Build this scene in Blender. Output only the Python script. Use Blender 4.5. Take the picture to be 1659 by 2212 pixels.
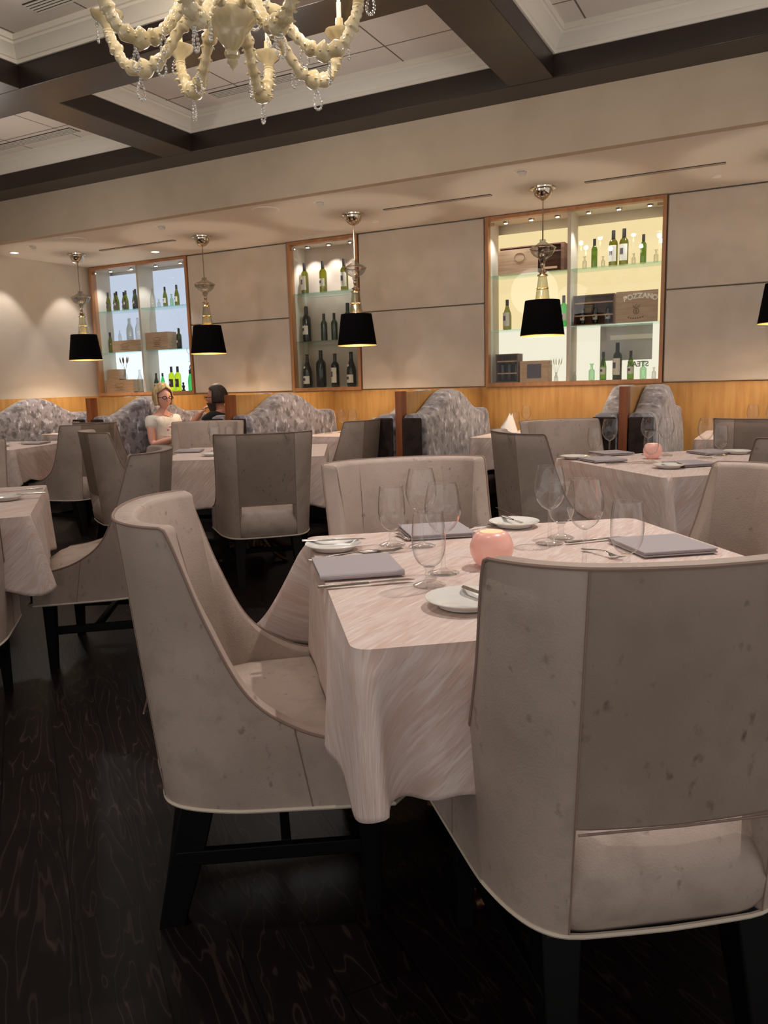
import bpy, math, random
from mathutils import Vector, Matrix
random.seed(7)
for o in list(bpy.data.objects): bpy.data.objects.remove(o)
SC = bpy.context.scene
COL = SC.collection
PI = math.pi
R = math.radians

# ------------------------------------------------------------------ camera
def setup_camera():
    yaw, pitch, roll = -0.479556, 0.162774, 0.0274092
    cy, sy, cp, sp, cr, sr = math.cos(yaw), math.sin(yaw), math.cos(pitch), math.sin(pitch), math.cos(roll), math.sin(roll)
    fwd = Vector((sy*cp, cy*cp, -sp)); right = Vector((cy, -sy, 0)); down = fwd.cross(right)
    r = cr*right + sr*down; d = -sr*right + cr*down
    cam = bpy.data.cameras.new('camera'); co = bpy.data.objects.new('camera', cam); COL.objects.link(co)
    m = Matrix((r, -d, -fwd)).transposed().to_4x4(); m.translation = Vector((0, 0, 1.2))
    co.matrix_world = m
    cam.sensor_fit = 'AUTO'; cam.sensor_width = 36; cam.lens = 36*1690.85/2212
    cam.clip_start = .05
    SC.camera = co
setup_camera()
# ------------------------------------------------------------------ world, exposure
SC.view_settings.view_transform = 'Standard'; SC.view_settings.look = 'None'
SC.view_settings.gamma = 1; SC.view_settings.use_curve_mapping = False
SC.view_settings.exposure = 0.85
W = bpy.data.worlds.new('world'); SC.world = W; W.use_nodes = True
W.node_tree.nodes['Background'].inputs[0].default_value = (1.0, .965, .93, 1)
W.node_tree.nodes['Background'].inputs[1].default_value = .42
def spot(loc, target, energy, size=60, blend=.6, col=(1, .92, .86), rad=.03):
    l = bpy.data.lights.new('spot_light', 'SPOT'); l.energy = energy; l.spot_size = R(size); l.spot_blend = blend
    l.color = col; l.shadow_soft_size = rad
    o = bpy.data.objects.new('spot_light', l); COL.objects.link(o); o.location = loc
    o.rotation_euler = (Vector(target)-Vector(loc)).to_track_quat('-Z', 'Y').to_euler()
def point(loc, energy, col=(1, .8, .55), rad=.03):
    l = bpy.data.lights.new('point_light', 'POINT'); l.energy = energy; l.color = col; l.shadow_soft_size = rad
    o = bpy.data.objects.new('point_light', l); COL.objects.link(o); o.location = loc
WARM = (1, .82, .62)
# recessed spots over the tables, and added lights without fittings
spot((-.05, 2.65, 3.28), (-.55, 1.75, .7), 90, 62, .5)
spot((-1.0, .9, 3.28), (-1.0, 1.3, .4), 30, 85, .8)
spot((.9, .7, 3.28), (-.1, 1.2, .5), 14, 85, .8)
spot((-1.7, 1.4, 3.28), (-2.4, 4.2, .6), 70, 85, .8)  # added spot: frontal light for the middle row of chair backs
spot((-3.9, 2.4, 3.28), (-5.2, 4.8, .6), 60, 80, .8)
spot((.2, 1.9, 3.28), (-.3, 5.2, .7), 45, 75, .8)
spot((-2.9, 2.0, 3.28), (-3.1, 2.1, .7), 42, 75, .6)
spot((-3.2, 4.65, 3.28), (-3.3, 4.5, .7), 42, 75, .6)
spot((-.5, 4.65, 3.28), (-.45, 4.3, .7), 45, 75, .6)
spot((-5.9, 4.65, 3.28), (-5.9, 4.5, .7), 40, 75, .6)
spot((-1.6, 3.1, 3.0), (-1.9, 3.3, .5), 22, 90, .9)
spot((.5, -1.2, 3.2), (-1.2, 1.6, .6), 12, 80, .9)
for q in ((-5.6, 4.3, 2.3), (-3.0, 4.3, 2.3), (-.3, 4.0, 2.35)): point(q, 7.5, (1, .95, .9), .3 if q[0] == -3.0 else .05)  # added fill points without fittings, lifting the ceiling and back wall
point((-3.2, 1.4, 2.4), 4, (1, .95, .9), .3)  # added soft fill point, no fitting
# booth downlights in the lowered ceiling
for bx in (-7.0, -5.26, -3.54, -1.82, -.1):
    spot((bx, 5.8, 2.64), (bx+.1, 6.45, .7), 16, 80, .7)
# scalloping spots by the side wall
for by in (5.96, 6.79):
    spot((-7.47, by, 2.67), (-7.62, by, .6), 13, 70, .4, rad=.015)
spot((-6.26, 6.79, 2.67), (-6.26, 6.85, .6), 6, 70, .4, rad=.015)

# ------------------------------------------------------------------ helpers
def tag(o, label=None, cat=None, group=None, kind=None):
    if label: o['label'] = label
    if cat: o['category'] = cat
    if group: o['group'] = group
    if kind: o['kind'] = kind
    return o
def thing(name, label, cat, loc=(0, 0, 0), rz=0, group=None):
    o = bpy.data.objects.new(name, None); COL.objects.link(o); o.empty_display_size = .05
    o.location = loc; o.rotation_euler = (0, 0, rz)
    return tag(o, label, cat, group)
KIDS = {}
def dup(root, loc=None, rz=None, label=None, group=None, parent=None):
    c = root.copy(); COL.objects.link(c)
    if parent is not None: c.parent = parent
    for ch in KIDS.get(root.name, []): KIDS.setdefault(c.name, []).append(dup(ch, parent=c))
    if loc is not None: c.location = loc
    if rz is not None: c.rotation_euler = (0, 0, rz)
    if label: c['label'] = label
    if group: c['group'] = group
    return c
class MB:
    def __init__(s): s.v = []; s.f = []
    def add(s, vs, fs):
        n = len(s.v); s.v += [tuple(v) for v in vs]; s.f += [tuple(i+n for i in f) for f in fs]; return s
    def box(s, c, d, rz=0, rx=0):
        m = Matrix.Rotation(rz, 3, 'Z') @ Matrix.Rotation(rx, 3, 'X'); c = Vector(c)
        vs = [c + m @ Vector((x*d[0]/2, y*d[1]/2, z*d[2]/2)) for z in (-1, 1) for y in (-1, 1) for x in (-1, 1)]
        return s.add(vs, [(0, 2, 3, 1), (4, 5, 7, 6), (0, 1, 5, 4), (2, 6, 7, 3), (0, 4, 6, 2), (1, 3, 7, 5)])
    def bb(s, a, b):
        return s.box([(a[i]+b[i])/2 for i in range(3)], [abs(b[i]-a[i]) for i in range(3)])
    def grid(s, rows, wu=False, wv=False):
        R_, C_ = len(rows), len(rows[0]); fs = []
        for i in range(R_ if wu else R_-1):
            for j in range(C_ if wv else C_-1):
                a = i*C_+j; b = i*C_+(j+1) % C_; c = ((i+1) % R_)*C_+(j+1) % C_; d = ((i+1) % R_)*C_+j
                fs.append((a, b, c, d))
        return s.add([p for r in rows for p in r], fs)
    def lathe(s, prof, n=20, c=(0, 0, 0), cap=True, ruffle=None):
        rows = []
        for r, z in prof:
            row = []
            for k in range(n):
                a = 2*PI*k/n; rr = r*(1+(ruffle[0]*math.cos(ruffle[1]*a) if ruffle else 0))
                row.append((c[0]+rr*math.cos(a), c[1]+rr*math.sin(a), c[2]+z))
            rows.append(row)
        base = len(s.v); s.grid(rows, wv=True)
        if cap:
            if prof[0][0] > 1e-5: s.f.append(tuple(base+k for k in range(n-1, -1, -1)))
            if prof[-1][0] > 1e-5: s.f.append(tuple(base+(len(prof)-1)*n+k for k in range(n)))
        return s
    def tube(s, pts, r, n=8, cap=True, flat=1.0):
        pts = [Vector(p) for p in pts]; rows = []; N = len(pts)
        rs = r if isinstance(r, (list, tuple)) else [r]*N
        prev = None
        for i, p in enumerate(pts):
            t = (pts[min(i+1, N-1)]-pts[max(i-1, 0)])
            t = t.normalized() if t.length > 1e-9 else Vector((0, 0, 1))
            if prev is None:
                a = Vector((0, 0, 1)) if abs(t.z) < .9 else Vector((1, 0, 0)); u = t.cross(a).normalized()
            else:
                u = (prev - t*prev.dot(t)); u = u.normalized() if u.length > 1e-6 else t.orthogonal().normalized()
            prev = u; w = t.cross(u)
            rows.append([p+rs[i]*(math.cos(2*PI*k/n)*u+math.sin(2*PI*k/n)*w*flat) for k in range(n)])
        base = len(s.v); s.grid(rows, wv=True)
        if cap:
            s.f.append(tuple(base+k for k in range(n-1, -1, -1))); s.f.append(tuple(base+(N-1)*n+k for k in range(n)))
        return s
    def prism(s, poly, z0, z1):
        n = len(poly)
        return s.add([(x, y, z0) for x, y in poly]+[(x, y, z1) for x, y in poly],
                     [tuple(range(n-1, -1, -1)), tuple(range(n, 2*n))]+[(i, (i+1) % n, n+(i+1) % n, n+i) for i in range(n)])
    def xform(s, m, start=0):
        s.v = s.v[:start]+[tuple(m @ Vector(v)) for v in s.v[start:]]; return s
    def sphere(s, c, r, n=12, sc=(1, 1, 1)):
        st = len(s.v); k = n//2
        s.lathe([(r*math.sin(PI*i/k) if 0 < i < k else 1e-6, -r*math.cos(PI*i/k)) for i in range(k+1)], n, cap=False)
        for i in range(st, len(s.v)):
            v = s.v[i]; s.v[i] = (c[0]+v[0]*sc[0], c[1]+v[1]*sc[1], c[2]+v[2]*sc[2])
        return s
    def build(s, name, mat, parent=None, smooth=True, ang=35, bevel=0, seg=2, sub=0, solid=0, kind=None):
        me = bpy.data.meshes.new(name); me.from_pydata(s.v, [], s.f); me.update()
        if smooth: me.shade_smooth(); me.set_sharp_from_angle(angle=R(ang))
        o = bpy.data.objects.new(name, me); COL.objects.link(o)
        if mat: me.materials.append(mat)
        if parent is not None: o.parent = parent; KIDS.setdefault(parent.name, []).append(o)
        if solid: m = o.modifiers.new('solid', 'SOLIDIFY'); m.thickness = solid; m.offset = -1
        if bevel: m = o.modifiers.new('bevel', 'BEVEL'); m.width = bevel; m.segments = seg; m.limit_method = 'ANGLE'
        if sub: m = o.modifiers.new('sub', 'SUBSURF'); m.levels = sub; m.render_levels = sub
        if kind: o['kind'] = kind
        return o
def cat(pts, n):
    """Catmull-Rom resample of a list of tuples into n samples"""
    P = [pts[0]]+list(pts)+[pts[-1]]; out = []; segs = len(pts)-1
    for k in range(n):
        t = k/(n-1)*segs; i = min(int(t), segs-1); u = t-i
        p0, p1, p2, p3 = P[i], P[i+1], P[i+2], P[i+3]
        out.append(tuple(.5*((2*b)+(c-a)*u+(2*a-5*b+4*c-d)*u*u+(-a+3*b-3*c+d)*u**3) for a, b, c, d in zip(p0, p1, p2, p3)))
    return out
def srgb(*c):
    return tuple(((x/255)/12.92 if x/255 <= .04045 else ((x/255+.055)/1.055)**2.4) for x in c)+(1,)
# ------------------------------------------------------------------ materials
def mat(name, col, rough=.6, metal=0, spec=.5, noise=None, bump=None, emit=None, sheen=0, coat=0, coord='Object'):
    """noise=(color2, scale, stretch xyz, low, high)  bump=(scale,strength,stretch)"""
    m = bpy.data.materials.new(name); m.use_nodes = True; nt = m.node_tree; b = nt.nodes['Principled BSDF']
    b.inputs['Base Color'].default_value = col; b.inputs['Roughness'].default_value = rough
    b.inputs['Metallic'].default_value = metal; b.inputs['Specular IOR Level'].default_value = spec
    b.inputs['Sheen Weight'].default_value = sheen; b.inputs['Coat Weight'].default_value = coat
    tc = nt.nodes.new('ShaderNodeTexCoord')
    def nz(scale, st, detail=4, dist=0):
        mp = nt.nodes.new('ShaderNodeMapping'); mp.vector_type = 'TEXTURE'; mp.inputs['Scale'].default_value = tuple(1/v for v in st[:3])
        if len(st) > 3: mp.inputs['Rotation'].default_value = st[3:6]
        nt.links.new(tc.outputs[coord], mp.inputs[0])
        n = nt.nodes.new('ShaderNodeTexNoise'); n.inputs['Scale'].default_value = scale; n.inputs['Detail'].default_value = detail
        n.inputs['Distortion'].default_value = dist
        nt.links.new(mp.outputs[0], n.inputs[0]); return n
    if noise:
        for i, ns in enumerate(noise if isinstance(noise, list) else [noise]):
            n = nz(ns[1], ns[2], 5)
            rp = nt.nodes.new('ShaderNodeMapRange'); rp.inputs[1].default_value = ns[3]; rp.inputs[2].default_value = ns[4]
            nt.links.new(n.outputs[0], rp.inputs[0])
            mx = nt.nodes.new('ShaderNodeMix'); mx.data_type = 'RGBA'; mx.inputs[7].default_value = ns[0]
            src = b.inputs['Base Color'].links[0].from_socket if b.inputs['Base Color'].links else None
            if src: nt.links.new(src, mx.inputs[6])
            else: mx.inputs[6].default_value = col
            nt.links.new(rp.outputs[0], mx.inputs[0]); nt.links.new(mx.outputs[2], b.inputs['Base Color'])
    if bump:
        n = nz(bump[0], bump[2] if len(bump) > 2 else (1, 1, 1), 5)
        bp = nt.nodes.new('ShaderNodeBump'); bp.inputs['Strength'].default_value = bump[1]; bp.inputs['Distance'].default_value = .01
        nt.links.new(n.outputs[0], bp.inputs['Height']); nt.links.new(bp.outputs[0], b.inputs['Normal'])
    if emit: b.inputs['Emission Color'].default_value = emit[0]; b.inputs['Emission Strength'].default_value = emit[1]
    return m
def clear(name, tint=(1, 1, 1, 1), ior=1.45, rough=.0, base=.0, spec_tint=(1, 1, 1, 1), edge=None, sharp=False):
    """thin clear glass: see-through with fresnel reflections, tint deepens towards the grazing edge"""
    m = bpy.data.materials.new(name); m.use_nodes = True; nt = m.node_tree; nt.nodes.clear()
    out = nt.nodes.new('ShaderNodeOutputMaterial'); tr = nt.nodes.new('ShaderNodeBsdfTransparent'); gl = nt.nodes.new('ShaderNodeBsdfGlossy')
    gl.inputs['Roughness'].default_value = rough; gl.inputs['Color'].default_value = spec_tint
    fw = nt.nodes.new('ShaderNodeLayerWeight'); fw.inputs[0].default_value = .5
    pw = nt.nodes.new('ShaderNodeMath'); pw.operation = 'POWER'; pw.inputs[1].default_value = 3.4 if sharp else 5
    nt.links.new(fw.outputs['Facing'], pw.inputs[0])
    f0 = ((ior-1)/(ior+1))**2+base
    ad = nt.nodes.new('ShaderNodeMath'); ad.operation = 'MULTIPLY_ADD'; ad.use_clamp = True; ad.inputs[1].default_value = (1-f0)*.9; ad.inputs[2].default_value = f0
    nt.links.new(pw.outputs[0], ad.inputs[0])
    lw = nt.nodes.new('ShaderNodeLayerWeight'); lw.inputs[0].default_value = .25
    mx = nt.nodes.new('ShaderNodeMix'); mx.data_type = 'RGBA'; mx.inputs[6].default_value = tint
    e = edge or tuple(t*.55 for t in tint[:3])+(1,)
    mx.inputs[7].default_value = e
    nt.links.new(pw.outputs[0] if sharp else lw.outputs['Facing'], mx.inputs[0]); nt.links.new(mx.outputs[2], tr.inputs[0])
    ms = nt.nodes.new('ShaderNodeMixShader')
    nt.links.new(ad.outputs[0], ms.inputs[0]); nt.links.new(tr.outputs[0], ms.inputs[1]); nt.links.new(gl.outputs[0], ms.inputs[2])
    nt.links.new(ms.outputs[0], out.inputs[0]); return m
def emis(name, col, st):
    return mat(name, (0, 0, 0, 1), emit=(col, st))
M = {}
LE = srgb(180, 161, 149)
M['leather'] = mat('leather', LE, .5, spec=.3, noise=[(srgb(158, 140, 129), 3.0, (1, 1, 1), .42, .7), (srgb(166, 148, 136), 14, (1, 1, 1), .5, .65), (srgb(138, 120, 110), 40, (1, 1, .8), .64, .76)], bump=(240, .16))
M['leather_shaded'] = mat('leather_shaded', srgb(152, 134, 121), .75, spec=.2, noise=[(srgb(138, 121, 108), 4.0, (1, 1, .7), .4, .75), (srgb(142, 124, 112), 13, (1, 1, .8), .5, .65), (srgb(100, 86, 77), 36, (1, 1, .6), .62, .76)], bump=(220, .18))  # same leather, coloured darker for the shade on the outer backs
M['piping'] = mat('piping', srgb(205, 190, 172), .5)
M['seam'] = mat('seam', srgb(140, 116, 104), .7)
M['leg'] = mat('leg', srgb(8, 7, 7), .5, spec=.15, noise=(srgb(11, 9, 9), 8, (1, 1, .1), .4, .7))
M['cloth'] = mat('cloth', srgb(216, 196, 187), .85, sheen=.1, noise=[(srgb(208, 178, 166), 5, (.7, 5, 5, 0, 0, 0.835), .42, .66), (srgb(226, 210, 202), 16, (.6, 6, 6, 0, 0, 0.835), .5, .7), (srgb(204, 172, 158), 30, (.5, 5, 5, 0, 0, 0.835), .52, .7)], bump=(7, .6, (.8, 3, 3, 0, 0, 0.7)), coord='UV')
M['napkin'] = mat('napkin', srgb(170, 160, 162), .9, bump=(400, .1))
M['china'] = mat('china', srgb(232, 228, 222), .15, coat=.3)
M['steel'] = mat('steel', srgb(190, 185, 180), .18, 1)
M['chrome'] = mat('chrome', srgb(205, 190, 170), .12, 1)
M['wall'] = mat('wall', srgb(205, 194, 178), .9, spec=.2, noise=(srgb(196, 184, 168), 2, (1, 1, 1), .4, .7), bump=(90, .05))
M['panel'] = mat('panel', srgb(206, 195, 181), .9, spec=.2, noise=(srgb(196, 184, 168), 5, (1, 1, 1), .35, .75), bump=(220, .1))
M['fascia'] = mat('fascia', srgb(188, 169, 147), .9, spec=.2, noise=(srgb(180, 161, 139), 3, (1, 1, 1), .4, .7), bump=(150, .06))
M['ceil'] = mat('ceil', srgb(218, 208, 196), .9, spec=.2)
M['crown'] = mat('crown', srgb(228, 220, 206), .6)
M['beam'] = mat('beam', srgb(46, 34, 28), .35, spec=.5, noise=(srgb(36, 27, 24), 10, (.3, 1, 1), .4, .7), bump=(30, .05))
M['oak'] = mat('oak', srgb(206, 158, 92), .35, coat=.15, noise=[(srgb(190, 138, 74), 9, (3, 3, .25), .4, .7)])
M['frame'] = mat('frame', srgb(178, 128, 86), .4, noise=(srgb(160, 110, 72), 9, (3, 3, .3), .4, .7))
M['post'] = mat('post', srgb(150, 84, 44), .35, noise=(srgb(130, 68, 34), 9, (3, 3, .25), .4, .7))
M['velvet'] = mat('velvet', srgb(134, 127, 132), .6, sheen=.5, noise=[(srgb(82, 75, 80), 15, (1, 1, 1.1), .48, .60), (srgb(196, 192, 204), 17, (1, 1.2, .7), .56, .68)], bump=(22, .7))
M['velvet_dark'] = mat('velvet_dark', srgb(54, 42, 38), .85, spec=.2, noise=[(srgb(40, 31, 29), 12, (1, 1, 1), .45, .6)], bump=(20, .4))
M['black'] = mat('black', srgb(14, 12, 14), .8)
M['gold'] = mat('gold', srgb(214, 178, 110), .35, .9)
M['brass'] = mat('brass', srgb(84, 58, 36), .35, .8)
M['shade'] = mat('shade', srgb(10, 7, 9), .95, spec=.04)
M['smoke'] = clear('smoke', (.72, .72, .70, 1), 1.6, .03, .10)
M['amberglass'] = clear('amberglass', (.78, .78, .66, 1), 1.6, .03, .08)
M['glass'] = clear('glass', (.985, .985, .985, 1), 1.6, .012, 0, edge=(.25, .25, .25, 1), sharp=True)
M['pane'] = clear('pane', (.97, .98, .97, 1), 1.25, .0, .005, edge=(.9, .9, .9, 1))
M['glass_solid'] = clear('glass_solid', (.97, .97, .97, 1), 1.5, .03, .03, edge=(.62, .62, .62, 1), sharp=True)
M['crystal'] = clear('crystal', (.92, .92, .92, 1), 1.7, .08, .30, edge=(.6, .6, .6, 1))
M['shelf'] = clear('shelf', (.94, .985, .97, 1), 1.5, .0, .05, edge=(.35, .75, .66, 1))
M['cream'] = mat('cream', srgb(222, 206, 168), .12, coat=.6, spec=.6, noise=(srgb(204, 184, 138), 9, (1, 1, 1), .45, .65))
M['cool'] = emis('cool', srgb(206, 218, 240), .52)
M['warmlit'] = emis('warmlit', srgb(250, 224, 168), .56)
M['cool_low'] = emis('cool_low', srgb(226, 242, 255), .75)
M['warmlit_low'] = emis('warmlit_low', srgb(244, 236, 214), .58)
M['star'] = emis('star', (.85, .93, 1, 1), 14)
M['lamp'] = emis('lamp', (1, .9, .75, 1), 6)
M['bulb'] = emis('bulb', (1, .8, .5, 1), 5)
M['taupe'] = mat('taupe', srgb(186, 166, 148), .8)
M['crate'] = mat('crate', srgb(196, 164, 132), .75, noise=(srgb(176, 142, 110), 8, (.6, 3, 8), .4, .7))
M['crate_dark'] = mat('crate_dark', srgb(120, 82, 62), .75, noise=(srgb(96, 62, 46), 8, (.6, 3, 8), .4, .7))
M['ink'] = mat('ink', srgb(118, 84, 62), .9)
M['ivory'] = mat('ivory', srgb(246, 240, 226), .7)
M['slate'] = mat('slate', srgb(86, 82, 96), .7)
M['grille'] = mat('grille', srgb(60, 52, 44), .8)
M['greywall'] = mat('greywall', srgb(200, 192, 182), .8)
M['wheat'] = mat('wheat', srgb(150, 118, 84), .9)
M['skin'] = mat('skin', srgb(214, 160, 140), .5, spec=.3)
M['skin2'] = mat('skin2', srgb(190, 132, 108), .5, spec=.3)
M['shirt'] = mat('shirt', srgb(226, 218, 206), .85, bump=(60, .3))
M['tee'] = mat('tee', srgb(20, 18, 20), .9)
M['blond'] = mat('blond', srgb(214, 188, 138), .6, noise=(srgb(170, 138, 96), 40, (1, 1, .3), .4, .6), bump=(90, .6, (1, 1, .3)))
M['brown'] = mat('brown', srgb(60, 38, 30), .6, noise=(srgb(36, 22, 18), 40, (1, 1, .3), .4, .6), bump=(90, .6))
M['green'] = clear('green', (.35, .50, .10, 1), 1.5, .02, .03, edge=(.08, .14, .03, 1))
M['olive'] = clear('olive', (.45, .47, .10, 1), 1.5, .02, .03, edge=(.10, .11, .04, 1))
M['lime'] = clear('lime', (.78, .85, .05, 1), 1.5, .02, .03, edge=(.30, .34, .02, 1))
M['emerald'] = clear('emerald', (.18, .72, .30, 1), 1.5, .02, .03, edge=(.05, .25, .10, 1))
M['mint'] = clear('mint', (.66, .86, .66, 1), 1.5, .02, .04, edge=(.3, .5, .33, 1))
M['clearb'] = clear('clearb', (.88, .88, .84, 1), 1.5, .02, .05, edge=(.32, .32, .30, 1))
M['darkb'] = mat('darkb', srgb(26, 26, 20), .12, coat=.4)
M['darkgreen'] = mat('darkgreen', srgb(38, 52, 28), .14, coat=.4)
M['foil'] = mat('foil', srgb(48, 44, 42), .35, .3)
M['label'] = mat('label', srgb(222, 216, 200), .8)
M['labeld'] = mat('labeld', srgb(70, 62, 60), .8)
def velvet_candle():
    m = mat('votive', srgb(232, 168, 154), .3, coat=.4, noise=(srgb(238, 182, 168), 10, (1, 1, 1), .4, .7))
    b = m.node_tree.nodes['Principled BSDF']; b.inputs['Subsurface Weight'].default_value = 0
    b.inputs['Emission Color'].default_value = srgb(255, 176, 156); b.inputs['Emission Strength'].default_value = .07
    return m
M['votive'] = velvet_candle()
M['wax'] = mat('wax', srgb(240, 200, 180), .5)
M['flame'] = emis('flame', (1, .62, .3, 1), 8)
def floor_mat():
    m = bpy.data.materials.new('floor_wood'); m.use_nodes = True; nt = m.node_tree; b = nt.nodes['Principled BSDF']; L = nt.links.new
    tc = nt.nodes.new('ShaderNodeTexCoord'); mp = nt.nodes.new('ShaderNodeMapping'); L(tc.outputs['Object'], mp.inputs[0])
    mp.inputs['Rotation'].default_value = (0, 0, R(38))
    br = nt.nodes.new('ShaderNodeTexBrick'); br.inputs['Scale'].default_value = 1; br.inputs['Brick Width'].default_value = 1.3; br.inputs['Row Height'].default_value = .16
    br.inputs['Mortar Size'].default_value = .0022; br.offset = .37
    br.inputs['Color1'].default_value = (.35, .35, .35, 1); br.inputs['Color2'].default_value = (1, 1, 1, 1); br.inputs['Mortar'].default_value = (0, 0, 0, 1)
    L(mp.outputs[0], br.inputs[0])
    mp2 = nt.nodes.new('ShaderNodeMapping'); mp2.inputs['Scale'].default_value = (1, 7, 1); L(mp.outputs[0], mp2.inputs[0])
    ad = nt.nodes.new('ShaderNodeVectorMath'); ad.operation = 'ADD'; L(mp2.outputs[0], ad.inputs[0])
    sc = nt.nodes.new('ShaderNodeVectorMath'); sc.operation = 'SCALE'; sc.inputs['Scale'].default_value = 9; L(br.outputs['Color'], sc.inputs[0]); L(sc.outputs[0], ad.inputs[1])
    nz = nt.nodes.new('ShaderNodeTexNoise'); nz.inputs['Scale'].default_value = 1.3; nz.inputs['Detail'].default_value = 3; nz.inputs['Distortion'].default_value = .4; L(ad.outputs[0], nz.inputs[0])
    mu = nt.nodes.new('ShaderNodeMath'); mu.operation = 'MULTIPLY'; mu.inputs[1].default_value = 22; L(nz.outputs[0], mu.inputs[0])
    fr = nt.nodes.new('ShaderNodeMath'); fr.operation = 'PINGPONG'; fr.inputs[1].default_value = 1; L(mu.outputs[0], fr.inputs[0])
    cr = nt.nodes.new('ShaderNodeValToRGB'); e = cr.color_ramp.elements
    e[0].position = .0; e[0].color = srgb(20, 14, 13); e[1].position = .86; e[1].color = srgb(25, 18, 17)
    x = e.new(.97); x.color = srgb(50, 39, 35)
    L(fr.outputs[0], cr.inputs[0])
    mx = nt.nodes.new('ShaderNodeMix'); mx.data_type = 'RGBA'; mx.inputs[7].default_value = srgb(8, 6, 6); L(cr.outputs[0], mx.inputs[6]); L(br.outputs['Fac'], mx.inputs[0])
    L(mx.outputs[2], b.inputs['Base Color']); b.inputs['Roughness'].default_value = .38; b.inputs['Specular IOR Level'].default_value = .14
    bp = nt.nodes.new('ShaderNodeBump'); bp.inputs['Strength'].default_value = .05; bp.inputs['Distance'].default_value = .004
    L(fr.outputs[0], bp.inputs['Height']); L(bp.outputs[0], b.inputs['Normal'])
    return m
M['floor'] = floor_mat()
def tile_mat():
    m = mat('ceiling_tile', srgb(205, 196, 184), .9, spec=.2); nt = m.node_tree; b = nt.nodes['Principled BSDF']
    tc = nt.nodes.new('ShaderNodeTexCoord'); br = nt.nodes.new('ShaderNodeTexBrick'); nt.links.new(tc.outputs['Object'], br.inputs[0])
    br.inputs['Scale'].default_value = 1; br.inputs['Brick Width'].default_value = .61; br.inputs['Row Height'].default_value = .61; br.offset = 0
    br.inputs['Mortar Size'].default_value = .006; br.inputs['Color1'].default_value = srgb(226, 217, 206); br.inputs['Color2'].default_value = srgb(220, 211, 200)
    br.inputs['Mortar'].default_value = srgb(120, 110, 100); nt.links.new(br.outputs[0], b.inputs['Base Color']); return m
M['tile'] = tile_mat()

# ------------------------------------------------------------------ structure
YW, XL, ZC = 7.2, -7.75, 2.69
XR, YB = 4.2, -3.6
def struct(name, mb, m, **k): return mb.build(name, m, kind='structure', **k)
struct('floor', MB().bb((XL-.2, -1.8, -.06), (2.4, YW+.6, 0)), M['floor'], smooth=False)  # cut short out of view so world light from below lifts the ceiling
struct('wall_left', MB().bb((XL-.15, YB, 1.14), (XL, YW+.6, 3.45)), M['wall'], smooth=False)
struct('wall_left_wainscot', MB().bb((XL-.15, YB, 0), (XL+.004, YW, 1.14)), M['oak'], smooth=False)
# back wall: low oak part, then upholstered panels between the three niches
struct('wall_back_wainscot', MB().bb((XL, YW, 0), (XR, YW+.15, 1.14)), M['oak'], smooth=False)
N1, N2, N3 = (-7.70, -6.17), (-4.80, -3.955), (-2.60, -1.0)
wb = MB()
for a, b in ((XL-.1, N1[0]), (N1[1], N2[0]), (N2[1], N3[0]), (N3[1], XR)): wb.bb((a, YW+.03, 1.14), (b, YW+.15, ZC+.06))
wb.bb((XL-.15, YW+.34, 1.0), (XR, YW+.42, 3.0))
struct('wall_back', wb, M['wall'], smooth=False)
pi_ = 0
for a, b in ((N1[1], N2[0]), (N2[1], N3[0]), (N3[1], .6), (.62, 2.4)):
    for z0, z1 in ((1.145, 1.912), (1.922, 2.68)):
        pi_ += 1
        struct('trim_%d' % pi_, MB().bb((a+.012, YW-.022, z0), (b-.012, YW+.03, z1)), M['panel'], bevel=.01, seg=3)
# lowered ceiling with fascia
struct('ceiling_lowered', MB().bb((XL-.15, 5.54, ZC), (XR, YW+.6, ZC+.06)), M['ceil'], smooth=False)
struct('wall_fascia', MB().bb((XL-.15, 5.52, ZC-.001), (XR, 5.60, 3.40)), M['fascia'], smooth=False)
struct('ceiling', MB().bb((XL-.15, YB, 3.34), (XR, 5.6, 3.42)), M['tile'], smooth=False)
ti = 20
LB = [(5.25, 5.52), (3.65, 3.95), (2.05, 2.35), (.45, .75), (-1.15, -.85), (-2.75, -2.45)]
TB = [(-7.63, -7.33), (-4.68, -4.38), (-1.735, -1.44), (1.2, 1.5)]
for a, b in LB:
    ti += 1; struct('trim_%d' % ti, MB().bb((XL, a, 3.075), (XR, b, 3.36)), M['beam'], bevel=.004)
for a, b in TB:
    for (y0, y1), (y2, y3) in zip(LB[1:], LB[:-1]):
        ti += 1; struct('trim_%d' % ti, MB().bb((a, y1-.01, 3.077), (b, y2+.01, 3.36)), M['beam'], bevel=.004)
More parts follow.
